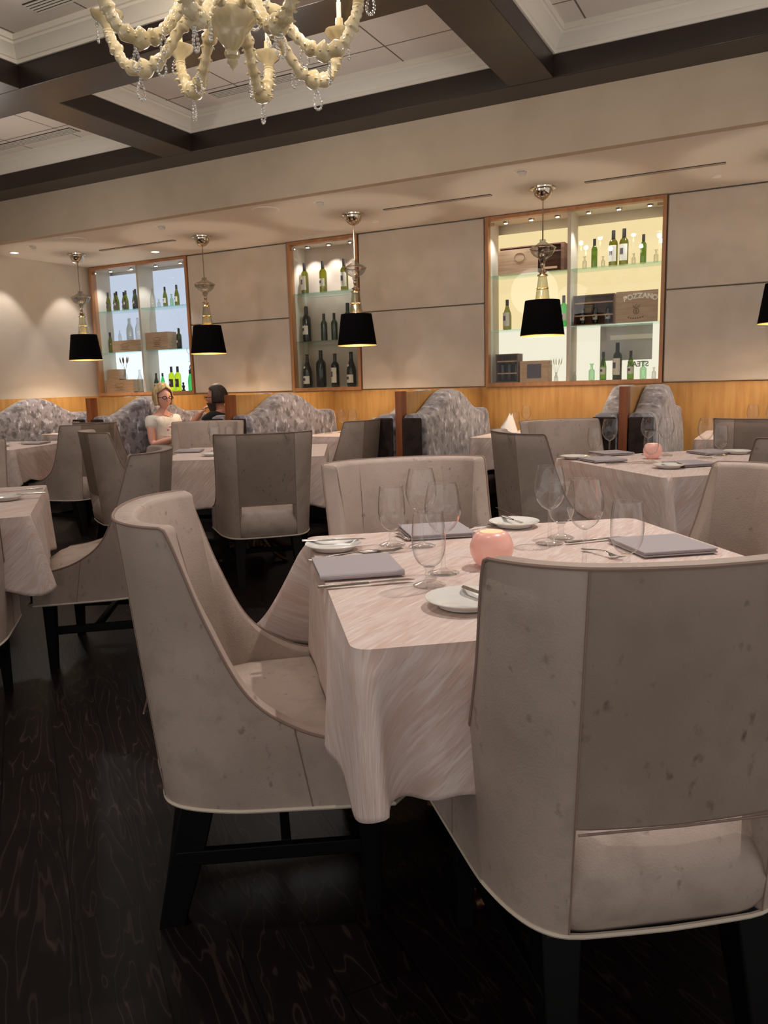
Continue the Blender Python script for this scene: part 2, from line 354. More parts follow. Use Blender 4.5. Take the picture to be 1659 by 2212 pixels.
# crown mouldings inside every coffer
prof = [(0, 3.213), (.012, 3.213), (.014, 3.232), (.022, 3.236), (.03, 3.25), (.048, 3.272), (.07, 3.288), (.076, 3.292), (.078, 3.306), (.09, 3.309), (.092, 3.322), (.092, 3.34)]
XS = [XL]+[v for t in TB for v in t]+[XR]
for i in range(0, len(XS), 2):
    x0, x1 = XS[i], XS[i+1]
    if x1-x0 < .3: continue
    for (y0, y1), (y2, y3) in zip(LB[1:], LB[:-1]):
        a, b = y1, y2; rows = []
        for d, z in prof: rows.append([(x0+d, a+d, z), (x1-d, a+d, z), (x1-d, b-d, z), (x0+d, b-d, z)])
        ti += 1; struct('trim_%d' % ti, MB().grid(rows, wv=True), M['crown'], ang=25)
def slot_vent(name, label, c, L_, w, n, mslat, z, group):
    t = thing(name, label, 'air vent', (c[0], c[1], z), 0, group)
    MB().bb((-L_/2, -w/2, -.004), (L_/2, w/2, 0)).build('frame', M['grille'], t, smooth=False)
    for k in range(n):
        y = -w/2+w*(k+.5)/n
        MB().bb((-L_/2, y-w/n*.22, -.008), (L_/2, y+w/n*.22, -.0035)).build('slat', mslat, t, smooth=False)
    return t
slot_vent('air_vent', 'long narrow slot vent in lowered ceiling, right of rightmost complete pendant lamp', (-1.0, 6.40), 1.0, .05, 2, M['taupe'], ZC, 'slot vents in the lowered ceiling')
slot_vent('air_vent', 'long narrow slot vent in lowered ceiling above blank panels beside tall middle bottle niche', (-2.74, 6.37), .98, .05, 2, M['taupe'], ZC, 'slot vents in the lowered ceiling')
slot_vent('air_vent', 'long narrow slot vent in lowered ceiling above the leftmost bottle niche', (-6.15, 6.40), 1.03, .05, 2, M['taupe'], ZC, 'slot vents in the lowered ceiling')
slot_vent('air_vent', 'louvred vent in the coffer behind the chandelier', (-3.4, 4.99), 1.05, .12, 5, M['crown'], 3.34, 'louvred vents in the coffers')
slot_vent('air_vent', 'louvred vent in the leftmost coffer next to the fascia', (-5.9, 4.99), 1.05, .12, 5, M['crown'], 3.34, 'louvred vents in the coffers')
slot_vent('air_vent', 'louvred vent in the coffer at top left corner, left of the chandelier', (-3.4, 3.40), 1.05, .12, 5, M['crown'], 3.34, 'louvred vents in the coffers')
slot_vent('air_vent', 'louvred vent at top right edge in the right coffer', (-.35, 4.99), 1.05, .12, 5, M['crown'], 3.34, 'louvred vents in the coffers')
def downlight(x, y, label, lit, square=False):
    t = thing('downlight', label, 'ceiling light', (x, y, ZC), 0, 'recessed ceiling lights')
    MB().lathe([(.055, -.001), (.055, -.005), (.042, -.006), (.04, 0)], 24).build('trim_ring', M['crown'], t)
    if square:
        MB().box((.0, .012, -.012), (.05, .045, .02), rx=R(-25)).build('gimbal', M['greywall'], t)
    else: MB().lathe([(.038, -.0065), (.001, -.0066)], 20, cap=False).build('lens', M['lamp'] if lit else M['greywall'], t)
for x, n in ((-7.0, 'leftmost pendant lamp'), (-5.26, 'second pendant lamp from left'), (-3.54, 'pendant lamp by tall middle bottle niche'), (-1.82, 'rightmost complete pendant lamp')):
    downlight(x, 5.8, 'unlit recessed ceiling light in front of the '+n, False, True)
downlight(-6.26, 6.79, 'small glowing recessed ceiling light above leftmost bottle niche', True)
downlight(-7.47, 5.96, 'small glowing recessed ceiling light at the left edge of the lowered ceiling', True)
downlight(-7.47, 6.79, 'small glowing recessed ceiling light behind leftmost pendant lamp near wall corner', True)
for x, y, l in ((-4.07, 5.79, 'round flush speaker grille between second and third pendant lamps'), (-6.39, 5.8, 'round flush speaker grille between two leftmost pendant lamps')):
    t = thing('speaker_grille', l, 'speaker', (x, y, ZC), 0, 'ceiling speakers')
    MB().lathe([(.12, 0), (.12, -.004), (.105, -.006)], 28).build('rim', M['crown'], t); MB().lathe([(.104, -.0062), (.001, -.0065)], 28, cap=False).build('mesh_cover', M['ceil'], t)
for x, y, l in ((-3.53, 6.76, 'white sprinkler cap on lowered ceiling beside the third pendant lamp'), (-.59, 6.79, 'white sprinkler cap on lowered ceiling at right, near blank panels')):
    tag(MB().lathe([(.035, 0), (.035, -.006), (.02, -.012), (.001, -.012)], 20, (x, y, ZC)).build('sprinkler_cap', M['crown']), l, 'sprinkler')

# ------------------------------------------------------------------ display niches
def niche(name, label, x0, x1, splits, back, bays, shelves=(1.667, 2.165)):
    t = thing(name, label, 'display niche', (0, 0, 0))
    z0, z1 = 1.175, 2.655; yb = YW+.29; fw = .03
    f = MB(); f.bb((x0, YW-.03, z0-.035), (x0+fw, YW+.05, z1+.03)); f.bb((x1-fw, YW-.03, z0-.035), (x1, YW+.05, z1+.03))
    f.bb((x0+fw, YW-.03, z1), (x1-fw, YW+.05, z1+.03)); f.bb((x0+fw, YW-.03, z0-.035), (x1-fw, YW+.05, z0))
    f.build('frame', M['frame'], t, smooth=False)
    c = MB(); c.bb((x0+.005, YW+.05, z0-.03), (x0+fw, yb, z1+.03)); c.bb((x1-fw, YW+.05, z0-.03), (x1-.005, yb, z1+.03))
    c.bb((x0+fw, YW+.05, z1), (x1-fw, yb, z1+.03)); c.bb((x0+fw, YW+.05, z0-.03), (x1-fw, yb, z0))
    for s in splits: c.bb((s-.015, YW+.02, z0), (s+.015, yb, z1))
    c.build('carcass', M['wall'], t, smooth=False)
    if back == 'beige': MB().bb((x0+fw, yb-.02, z0), (x1-fw, yb, z1)).build('back_panel', M['taupe'], t, smooth=False)
    xs = [x0+fw]+[v for s in splits for v in (s-.015, s+.015)]+[x1-fw]
    for k in range(0, len(xs), 2):
        a, b = xs[k], xs[k+1]
        if back != 'beige': MB().bb((a+.002, yb-.02, shelves[0]), (b-.002, yb, z1-.09 if back == 'warmlit' else z1-.04)).build('light_panel', M[back], t, smooth=False); MB().bb((a+.002, yb-.02, z0+.002), (b-.002, yb, shelves[0]-.001)).build('light_panel', M[back+'_low'], t, smooth=False)
        for z in shelves: MB().bb((a+.002, YW+.03, z-.012), (b-.002, yb-.025, z-.001)).build('glass_shelf', M['shelf'], t, smooth=False)
        n = bays[k//2]
        for i in range(n):
            px = a+(b-a)*(i+.5)/n
            MB().lathe([(.03, 0), (.026, -.014), (.012, -.016)], 12, (px, YW+.13, z1)).build('puck_light', M['chrome'], t)
            MB().lathe([(.017, -.0165), (.0005, -.017)], 12, (px, YW+.13, z1), cap=False).build('puck_lens', M['star'], t)
            spot((px, YW+(.11 if back == 'beige' else .05), z1-.02), (px, YW+(.22 if back == 'beige' else .15), 2.2 if back == 'beige' else 1.7), 9 if back == 'beige' else 8, 85, .6, (.95, .97, 1), .012)
        if back != 'beige' or True:
            MB().bb((a-.002, YW+.004, z0+.004), (b+.002, YW+.009, z1-.004)).build('glass_door', M['pane'], t, smooth=False)
    MB().bb((x0+fw, YW-.004, z1-.05), (x0+fw+.05, YW+.012, z1-.022)).build('hinge', M['chrome'], t, smooth=False)
    MB().bb((x1-fw-.05, YW-.004, z1-.05), (x1-fw, YW+.012, z1-.022)).build('hinge', M['chrome'], t, smooth=False)
    return t
n1 = niche('display_niche', 'left wall niche with cool white backlight, four bays of bottles and wooden crates', N1[0], N1[1], [-6.97], 'cool', [2, 2])
n2 = niche('display_niche', 'narrow middle wall niche with unlit beige back and dark wine bottles', N2[0], N2[1], [], 'beige', [3])
n3 = niche('display_niche', 'large right wall niche with pale yellow backlight, crates and bottles', N3[0], N3[1], [-1.825], 'warmlit', [3, 3])

def text(s, size, loc, rot, m, parent, name='lettering', ext=.0015, mirror=False):
    cu = bpy.data.curves.new(name, 'FONT'); cu.body = s; cu.size = size; cu.extrude = ext; cu.align_x = 'CENTER'; cu.offset = .0022
    tmp = bpy.data.objects.new(name+'_t', cu); sc2 = bpy.data.scenes.new('tmp'); sc2.collection.objects.link(tmp)
    
    with bpy.context.temp_override(scene=sc2, view_layer=sc2.view_layers[0]): dg = bpy.context.evaluated_depsgraph_get()
    me = bpy.data.meshes.new_from_object(tmp.evaluated_get(dg))
    bpy.data.objects.remove(tmp); bpy.data.scenes.remove(sc2)
    o = bpy.data.objects.new(name, me); me.materials.clear(); me.materials.append(m); COL.objects.link(o)
    if mirror: me.transform(Matrix.Scale(-1, 4, (1, 0, 0)))
    o.location = loc; o.rotation_euler = rot; o.parent = parent
    KIDS.setdefault(parent.name, []).append(o); return o
# grey panel painted for a reflection, and mirrored lettering behind the right niche's glass
M['board'] = mat('board', srgb(196, 194, 190), .6)  # grey of the panel painted for a reflection, and of the mirrored lettering
gb = MB().bb((-1.55, YW+.262, 1.35), (-1.13, YW+.268, 1.655)).build('reflection_panel', M['board'], n3, smooth=False)
MB().bb((-1.59, YW+.262, 1.30), (-1.55, YW+.268, 1.655)).build('reflection_panel', M['board'], n3, smooth=False)
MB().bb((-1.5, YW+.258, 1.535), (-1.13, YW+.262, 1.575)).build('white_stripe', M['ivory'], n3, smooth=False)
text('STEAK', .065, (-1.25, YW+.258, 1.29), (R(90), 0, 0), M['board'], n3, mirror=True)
text('09', .09, (-6.42, YW+.255, 1.42), (R(90), 0, 0), M['slate'], n1)
wl = MB().tube([(-6.46, YW+.258, 1.62), (-6.46, YW+.258, 1.52)], .002, 6)
wl.tube([(-6.37, YW+.258, 1.62), (-6.31, YW+.258, 1.62)], .002, 6) if False else None
wl.tube([(-6.46+.028*math.sin(a), YW+.258, 1.655-.035*math.cos(a)) for a in [R(-150+300*i/16) for i in range(17)]], .002, 6)
wl.tube([(-6.48, YW+.258, 1.52), (-6.44, YW+.258, 1.52)], .002, 6)
wl.build('printed_glass_outline', M['slate'], n1)

# ------------------------------------------------------------------ bottles and crates
BP = {
 'bordeaux': [(0.0, .012), (.02, .004), (.036, 0), (.038, .008), (.038, .19), (.034, .208), (.018, .228), (.0145, .24), (.0140, .29), (.0155, .292), (.0155, .30), (.010, .301)],
 'burgundy': [(0.0, .012), (.02, .004), (.04, 0), (.043, .01), (.043, .14), (.038, .17), (.024, .21), (.016, .24), (.0145, .285), (.017, .288), (.017, .30), (.010, .301)],
 'hock': [(0.0, .012), (.02, .004), (.034, 0), (.036, .008), (.036, .14), (.030, .18), (.018, .225), (.0135, .25), (.0135, .29), (.015, .292), (.015, .30), (.010, .301)],
 'jar': [(0.0, .012), (.03, .002), (.045, .004), (.05, .02), (.05, .15), (.045, .17), (.022, .185), (.020, .25), (.034, .262), (.034, .275), (.018, .276)],
}
BC = {}
def bottle(loc, h, shape, m, label, group, lab=None, foil=True, fat=1.0):
    key = (shape, m, lab, foil, round(fat, 2))
    s = h/.30
    if key not in BC:
        t = thing('glass_jar' if shape == 'jar' else 'wine_bottle', label, 'jar' if shape == 'jar' else 'bottle', (0, 0, 0), 0, group)
        p = [(r*fat, z) for r, z in BP[shape]]
        MB().lathe(p, 18, cap=False).build('glass_body', M[m], t, ang=60)
        if foil and shape != 'jar': MB().lathe([(.0165, .232 if shape == 'bordeaux' else .245), (.0158, .302), (.001, .303)], 14, cap=False).build('foil_capsule', M['foil'], t)
        if lab:
            zz = {'w': (.06, .135), 't': (.04, .175), 'd': (.05, .15), 'c': (.035, .105)}[lab]
            rr = BP[shape][4][0]*fat+.001
            rows = [[(rr*math.sin(a), -rr*math.cos(a), z) for a in [R(-75+150*i/12) for i in range(13)]] for z in zz]
            MB().grid(rows).build('paper_label', M['labeld' if lab == 'd' else 'label'], t)
            rows = [[((rr+.001)*math.sin(a), -(rr+.001)*math.cos(a), z) for a in [R(-22+44*i/6) for i in range(7)]] for z in (zz[0]+(zz[1]-zz[0])*.4, zz[0]+(zz[1]-zz[0])*.75)]
            MB().grid(rows).build('label_mark', M['label' if lab == 'd' else 'slate'], t)
        if lab == 'c':
            MB().lathe([(.012, 0), (.012, .001), (.0001, .001)], 12).xform(Matrix.Translation((0, -.034*fat, .185)) @ Matrix.Rotation(R(72), 4, 'X')).build('neck_seal', M['label'], t)
        BC[key] = t
    else:
        t = dup(BC[key], label=label, group=group)
    t.location = loc; t.scale = (s, s, s); t.rotation_euler = (0, 0, R(random.uniform(-10, 10)-22))
    return t
YB_ = YW+.14
S1, S2, S0 = 2.166, 1.668, 1.176
# left niche
g = 'bottles on the top left shelf of the left niche'
for i, x in enumerate((-7.588, -7.513, -7.443, -7.364, -7.29)):
    bottle((x, YB_+(.04 if i % 2 else 0), S1), .235-.008*(i % 2), 'hock', 'olive', ['dark capped olive bottle, leftmost on top shelf of left niche', 'olive bottle with dark label, second from left on top shelf of left niche', 'olive bottle, middle of row of five on top shelf of left niche', 'olive bottle, fourth from left on top shelf of left niche', 'olive bottle, fifth from left on top shelf of left niche'][i], g, 'd')
bottle((-7.131, YB_, S1), .24, 'hock', 'darkgreen', 'dark green bottle beside the divider on top left shelf of left niche', g, 'd')
bottle((-7.2, YB_+.05, S1), .235, 'hock', 'darkgreen', 'dark green bottle, second from the divider on top left shelf of left niche', g, 'd')
g = 'vessels on the top right shelf of the left niche'
bottle((-6.86, YB_, S1), .23, 'burgundy', 'clearb', 'clear empty bottle just right of the divider on top shelf of left niche', g, foil=False)
bottle((-6.767, YB_, S1), .105, 'jar', 'clearb', 'small clear glass jar on top right shelf of left niche', g)
bottle((-6.664, YB_, S1), .23, 'hock', 'olive', 'olive bottle left of green jar on top right shelf of left niche', g, 'w')
bottle((-6.565, YB_, S1), .155, 'jar', 'mint', 'mint green jar between two olive bottles on top right shelf of left niche', g, fat=.8)
bottle((-6.483, YB_, S1), .24, 'hock', 'olive', 'olive bottle right of green jar on top right shelf of left niche', g, 'w')
g = 'vessels on the middle shelf of the left niche'
bottle((-7.605, YB_, S2), .25, 'hock', 'olive', 'pale olive bottle at left end of middle shelf of left niche', g)
for x, yy, l in ((-7.345, YB_+.07, 'tall clear bottle behind crate, left of the pair on middle shelf of left niche'), (-7.262, YB_-.0, 'tall clear bottle behind crate, right of the pair on middle shelf of left niche'), (-7.156, YB_+.03, 'tall clear bottle beside divider on middle shelf of left niche')):
    bottle((x, yy, S2+.14), .265, 'burgundy', 'clearb', l, g, foil=False)
bottle((-7.47, YB_+.03, S2+.14), .13, 'burgundy', 'clearb', 'short clear bottle above the left end of crate on middle shelf of left niche', g, foil=False)
bottle((-6.535, YB_+.05, S2), .24, 'bordeaux', 'darkgreen', 'dark bottle beside crate, left of the pair on middle right shelf of left niche', g, 'd')
bottle((-6.475, YB_-.02, S2), .24, 'bordeaux', 'darkgreen', 'dark bottle beside crate, right of the pair on middle right shelf of left niche', g, 'd')
g = 'vessels on the bottom shelf of the left niche'
bottle((-7.12, YB_-.04, S0), .27, 'burgundy', 'clearb', 'clear bottle beside divider at bottom left of left niche', g, foil=False)
bottle((-6.894, YB_, S0), .22, 'burgundy', 'darkgreen', 'dark bottle with pale label above the blond woman, bottom of left niche', g, 'w')
bottle((-6.819, YB_+.03, S0), .22, 'hock', 'emerald', 'bright green bottle above the blond woman, bottom of left niche', g)
bottle((-6.648, YB_, S0), .29, 'bordeaux', 'lime', 'glowing yellow-green bottle, left of the pair at bottom of left niche', g, 'd')
bottle((-6.55, YB_, S0), .29, 'bordeaux', 'lime', 'glowing yellow-green bottle, right of the pair at bottom of left niche', g, 'd')
bottle((-6.38, YB_+.02, S0), .245, 'hock', 'emerald', 'green bottle half hidden at right frame of left niche, bottom', g)
def figurine(x, z, l):
    t = tag(MB().lathe([(.022, 0), (.024, .01), (.012, .02), (.016, .045), (.02, .06), (.008, .072), (.013, .085), (.012, .098), (.001, .105)], 12, (0, 0, 0)).build('figurine', M['foil']), l, 'figurine', 'tiny figurines in the left niche')
    t.location = (x, YB_-.03, z)
figurine(-6.735, S0, 'tiny dark figurine left of the yellow-green bottle pair in left niche')
figurine(-6.448, S0, 'tiny dark figurine right of the yellow-green bottle pair in left niche')
def vase_wheat(x, z, s, l, leanm='wheat'):
    t = thing('wheat_vase', l, 'vase', (x, YB_, z), 0, 'vases of dried wheat'); t.scale = (s, s, s)
    MB().lathe([(.0, .004), (.03, 0), (.034, .02), (.03, .07), (.014, .10), (.013, .13), (.018, .14)], 16, cap=False).build('vase', M['clearb'], t)
    for k, (dx, dy) in enumerate(((-.07, 0), (-.035, .01), (0, -.01), (.035, .01), (.07, -.005))):
        MB().tube([(0, 0, .02), (dx*.3, dy, .15), (dx, dy, .27)], .0018, 5).build('stalk', M[leanm], t)
        b = MB().tube([(dx, dy, .25), (dx*1.12, dy, .28), (dx*1.25, dy, .32), (dx*1.3, dy, .345)], [.004, .009, .008, .001], 6)
        for q in (-1, 1): b.tube([(dx*1.15, dy, .30), (dx*1.3+q*.012, dy, .37)], .0008, 4)
        b.build('wheat_ear', M[leanm], t)
vase_wheat(-7.40, S0+.158, .80, 'clear vase of dried wheat standing on crate in left niche')
vase_wheat(-1.965, S0, .60, 'small clear vase with pale dried stalks beside slate-fronted box in right niche', 'ivory')
def crate(x0, x1, y0, y1, z0, z1, label, m='crate', group=None, marks=True, cx=None):
    t = thing('wooden_crate', label, 'crate', ((x0+x1)/2, (y0+y1)/2, z0), 0, group)
    w, d, h = x1-x0, y1-y0, z1-z0
    b = MB().bb((-w/2, -d/2+.006, 0), (w/2, d/2-.006, .008)); b.bb((-w/2, -d/2, 0), (-w/2+.008, d/2, h)); b.bb((w/2-.008, -d/2, 0), (w/2, d/2, h))
    b.bb((-w/2+.008, d/2-.008, .008), (w/2-.008, d/2, h)); b.bb((-w/2+.008, -d/2, 0), (w/2-.008, -d/2+.008, h))
    b.build('box', M[m], t, smooth=False)
    MB().bb((-w/2, -d/2, h), (w/2, d/2, h+.008)).build('lid', M[m], t, smooth=False)
    if marks:
        b = MB(); yy = -d/2-.001
        b.tube([(.16*w*math.cos(a), yy, h*.62+.13*h*math.sin(a)) for a in [R(i*20) for i in range(19)]], .0015, 5)
        for k, ww in enumerate((.3, .22, .34)): b.bb((-w*ww/2, yy, h*(.40-.1*k)), (w*ww/2, -d/2, h*(.43-.1*k)))
        b.build('branded_mark', M['ink'], t)
    return t
crate(-7.52, -7.1, YW+.08, YW+.22, S2, S2+.13, 'low pale crate on middle left shelf of left niche, bottles behind', group='crates in the left niche')
crate(-6.95, -6.60, YW+.07, YW+.22, S2, S2+.20, 'square pale crate on middle right shelf of left niche', group='crates in the left niche')
crate(-7.65, -7.47, YW+.10, YW+.22, S0+.158, S0+.28, 'small crate stacked on the lower crate, bottom of left niche', group='crates in the left niche', marks=False)
crate(-7.66, -7.2, YW+.06, YW+.24, S0, S0+.149, 'long pale crate lying at the bottom of left niche', group='crates in the left niche')
# middle niche
g = 'bottles on the top shelf of the narrow middle niche'
bottle((-4.696, YB_, S1), .32, 'bordeaux', 'olive', 'olive bottle with tall white label, left on top shelf of narrow middle niche', g, 't')
bottle((-4.467, YB_, S1), .32, 'bordeaux', 'olive', 'olive bottle with square white label, middle on top shelf of narrow middle niche', g, 'w')
bottle((-4.208, YB_, S1), .32, 'bordeaux', 'olive', 'olive bottle with tall white label behind pendant stem on top shelf of middle niche', g, 't')
g = 'bottles on the second shelf of the narrow middle niche'
bottle((-4.696, YB_, S2), .37, 'bordeaux', 'darkb', 'large near-black bottle with white label on second shelf of middle niche', g, 'w')
bottle((-4.478, YB_, S2), .28, 'bordeaux', 'darkgreen', 'dark green bottle, centre of second shelf of middle niche', g)
bottle((-4.35, YB_, S2), .28, 'bordeaux', 'darkgreen', 'dark green bottle just left of pendant shade on second shelf of middle niche', g)
bottle((-4.182, YB_, S2), .37, 'bordeaux', 'darkgreen', 'dark bottle mostly hidden behind pendant shade on second shelf of middle niche', g)
g = 'bottles on the bottom shelf of the narrow middle niche'
bottle((-4.71, YB_, S0), .355, 'burgundy', 'darkb', 'dark sparkling wine bottle with neck seal, left end of middle niche bottom', g, 'c')
bottle((-4.535, YB_, S0), .39, 'bordeaux', 'darkb', 'tallest black bottle without label, middle niche bottom', g, fat=1.1)
bottle((-4.359, YB_, S0), .35, 'bordeaux', 'darkb', 'black bottle with pale curved label, middle niche bottom', g, 't')
bottle((-4.159, YB_, S0), .36, 'burgundy', 'darkb', 'dark sparkling wine bottle with neck seal, right end of middle niche bottom', g, 'c')
# right niche
g = 'vessels on the top shelf of the right niche'
bottle((-1.629, YB_, S1), .25, 'bordeaux', 'green', 'slim green bottle, leftmost on top right shelf of right niche', g, fat=.85)
bottle((-1.552, YB_, S1), .105, 'jar', 'clearb', 'small clear jar left of the tall bottle pair on top shelf of right niche', g)
bottle((-1.464, YB_, S1), .305, 'bordeaux', 'olive', 'tall olive bottle with silver label, left of the pair on top shelf of right niche', g, 't')
bottle((-1.373, YB_, S1), .31, 'bordeaux', 'olive', 'tall olive bottle with silver label, right of the pair on top shelf of right niche', g, 't')
bottle((-1.288, YB_, S1), .105, 'jar', 'clearb', 'small clear jar right of the tall bottle pair on top shelf of right niche', g)
bottle((-1.208, YB_, S1), .245, 'bordeaux', 'green', 'slim green bottle, rightmost on top shelf of right niche', g, fat=.85)
bottle((-1.715, YB_, S1), .12, 'jar', 'clearb', 'faint clear vase beside the divider on top right shelf of right niche', g)
bottle((-1.101, YB_, S1), .12, 'jar', 'clearb', 'faint clear vase at the right frame on top shelf of right niche', g)
g = 'bottles on the middle shelf of the right niche'
bottle((-2.44, YB_, S2), .28, 'burgundy', 'olive', 'dark olive bottle with cream label on middle left shelf of right niche', g, 't')
bottle((-1.90, YB_, S2), .28, 'bordeaux', 'emerald', 'vivid green bottle right of the pendant shade in right niche', g, 'w')
def open_crate(x0, x1, z0, z1, label, nb, bm, lab, hb, m='crate_dark', yoff=0):
    t = thing('open_crate', label, 'crate', ((x0+x1)/2, YW+.06+yoff, z0), 0, 'open crates in the right niche')
    w, h, d = x1-x0, z1-z0, .15
    b = MB().bb((-w/2, 0, 0), (w/2, d, .01)); b.bb((-w/2, 0, h-.01), (w/2, d, h)); b.bb((-w/2, 0, .01), (-w/2+.01, d, h-.01)); b.bb((w/2-.01, 0, .01), (w/2, d, h-.01)); b.bb((-w/2+.01, d-.008, .01), (w/2-.01, d, h-.01))
    b.build('box', M[m], t, smooth=False)
    for q in (.3, .72): MB().bb((-w/2+.01, .02, h*q), (w/2-.01, .03, h*q+.012)).build('slat', M['crate'], t, smooth=False)
    for k in range(nb):
        bottle((x0+w*(k+.6)/(nb+.2), YW+.06+yoff+.085, z0+.011), hb, 'bordeaux', bm, 'dark bottle %s inside the %s' % (['at left', 'in the middle', 'at right'][k], label.split(' of')[0]), 'bottles inside open crates', lab)
open_crate(-1.795, -1.43, S2, S2+.262, 'open crate left of the lettered crate lid', 3, 'darkb', 'w', .19)
open_crate(-2.53, -2.31, S0, S0+.268, 'open dark crate at bottom left of right niche', 3, 'darkb', None, .235)
t = thing('crate_lid', 'pale wooden crate lid with raised white lettering and crest in right niche', 'crate lid', (-1.245, YW+.075, S2), 0)
MB().bb((-.175, 0, 0), (.18, .014, .27)).build('board', M['crate'], t, bevel=.002)
w_ = 'POZZANO'
for i, ch in enumerate(w_):
    a = (i-3)/3; x = a*.122+.03; z = .185+.022*(1-a*a)
    text(ch, .058, (x, -.0015, z), (R(90), 0, 0), M['ivory'], t, 'raised_letter', .003)
    KIDS[t.name][-1].rotation_euler = (R(90), R(a*9), 0)
b = MB().tube([(.018*1.3*math.cos(x), -.001, .095+.024*math.sin(x)) for x in [R(i*20) for i in range(19)]], .003, 5)
b.tube([(-.022, -.001, .128), (-.03, -.001, .15), (-.012, -.001, .137), (0, -.001, .157), (.012, -.001, .137), (.03, -.001, .15), (.022, -.001, .128), (-.022, -.001, .128)], .0025, 5)
b.tube([(.006*math.cos(x), -.001, .095+.012*math.sin(x)) for x in [R(i*30) for i in range(13)]], .003, 5)
for k in range(7): b.bb((-.07+.02*k, -.001, .03+.002*((k-3)**2)*.5), (-.058+.02*k, 0, .042+.002*((k-3)**2)*.5))
b.build('crest', M['ink'], t)
t = thing('wine_case', 'wide wooden wine case with half-open lid behind pendant, top left shelf of right niche', 'crate', (-2.20, YW+.10, S1), 0)
b = MB().bb((-.30, 0, 0), (.31, .14, .01)); b.bb((-.30, 0, .24), (.31, .14, .25)); b.bb((-.30, 0, .01), (-.29, .14, .24)); b.bb((.28, 0, .01), (.31, .14, .24)); b.bb((-.29, .13, .01), (.28, .14, .24)); b.build('box', M['crate_dark'], t, smooth=False)
l_ = MB().bb((-.31, -.02, .0), (.07, -.008, .225)).build('lid', M['crate'], t, smooth=False)
MB().tube([(-.1+.05*math.cos(x), -.021, .15+.04*math.sin(x)) for x in [R(i*20) for i in range(19)]], .0012, 5).build('branded_mark', M['ink'], l_)
MB().bb((.08, .02, .178), (.28, .03, .19)).build('slat', M['crate'], t, smooth=False); MB().bb((.1, .02, .03), (.24, .03, .05)).build('slat', M['crate'], t, smooth=False)
t = thing('slate_fronted_box', 'light wooden box with square slate label at bottom of right niche', 'box', (-2.155, YW+.06, S0), 0)
MB().bb((-.135, 0, 0), (.135, .14, .195)).build('box', M['crate'], t, bevel=.002); MB().bb((-.065, -.003, .035), (.07, 0, .165)).build('slate_label', M['slate'], t, smooth=False)
g = 'vessels on the bottom shelf of the right niche'
for x, h, s, m_, l, lb in ((-1.86, .075, 'jar', 'clearb', 'tiny clear jar left of the divider, bottom of right niche', None), (-1.79, .09, 'jar', 'clearb', 'small clear jar right of the divider, bottom of right niche', None),
    (-1.636, .165, 'jar', 'mint', 'mint green jar, left one at bottom of right niche', None), (-1.534, .25, 'hock', 'green', 'green bottle between mint jar and tall dark bottle, bottom of right niche', 'w'),
    (-1.409, .325, 'bordeaux', 'darkgreen', 'tall dark bottle with silver label, bottom of right niche', 't'), (-1.292, .25, 'hock', 'green', 'green bottle right of tall dark bottle, bottom of right niche', 'w'),
    (-1.183, .175, 'jar', 'mint', 'mint green jar, right one at bottom of right niche', None), (-1.092, .11, 'jar', 'clearb', 'small clear jar in the bottom right corner of right niche', None)):
    bottle((x, YB_, S0), h, s, m_, l, g, lb)

# ------------------------------------------------------------------ booths
PX = [-6.0, -4.325, -2.68, -1.0, .68]
names = ['leftmost, behind the seated woman', 'second from left, behind the seated man', 'in the middle, right of the man', 'right, below the large yellow niche', 'far right']
nm2 = ['leftmost in the row, behind the seated woman', 'behind the seated man', 'below and left of the large yellow niche', 'below the large yellow niche, at its right side', 'at the far right outside']
for i, x in enumerate(PX):
    if i == 4: continue
    t = thing('booth_partition', 'low oak booth partition with reddish end post, '+nm2[i], 'partition', (x, 0, 0), 0, 'booth partitions')
    MB().bb((-.025, 5.53, 0), (.025, YW, 1.132)).build('panel', M['oak'], t, smooth=False)
    MB().bb((-.029, 5.44, 0), (.029, 5.53, 1.137)).build('post', M['post'], t, bevel=.003)
def hump(y):
    c = 6.14
    u = abs(y-c)/.56
    base = .955
    if u < 1: return base+.185*(.5+.5*math.cos(PI*u))**.85
    return base+.008*math.cos((u-1)*2)
def bench(x, side, label, y0=5.43, y1=6.94):
    t = thing('booth_bench', label, 'booth bench', (x, 0, 0), 0, 'velvet booth benches')
    th = .17; rows = []; n = 56
    for k in range(n+1):
        y = y0+(y1-y0)*k/n; h = hump(y)
        e = min(1, min(y-y0, y1-y)/.06); ins = .03*(1-math.sqrt(max(0, 1-(1-e)**2)))
        h -= .03*(1-math.sqrt(max(0, 1-(1-e)**2)))
        a, b = 0+ins, th-ins
        row = [(side*a, y, .06), (side*a, y, h-.03), (side*(a+.012), y, h-.008), (side*(a+.035), y, h), (side*(b-.045), y, h), (side*(b-.014), y, h-.012), (side*b, y, h-.04), (side*(b+.02), y, .75), (side*(b+.03), y, .48), (side*(b+.02), y, .06)]
        rows.append(row)
    m = MB().grid(rows, wv=True); L_ = len(rows[0])
    m.f.append(tuple(range(L_-1, -1, -1))); m.f.append(tuple(n*L_+k for k in range(L_)))
    o = m.build('backrest', M['velvet'], t, ang=50)
    # darker plain end cushion and seat
    MB().bb((side*(.01), y0-.02, .08), (side*(th+.0), y0+.004, .935)).build('end_panel', M['velvet_dark'], t, bevel=.012, seg=3)
    MB().bb((side*(th+.02), y0+.02, .3), (side*(th+.42), y1, .46)).build('seat', M['velvet_dark'], t, bevel=.03, seg=4)
    MB().bb((side*(th+.02), y0+.06, .0), (side*(th+.36), y1, .3)).build('base', M['black'], t, smooth=False)
    return t
bench(XL+.03, 1, 'grey patterned velvet bench with humped back against the left side wall')
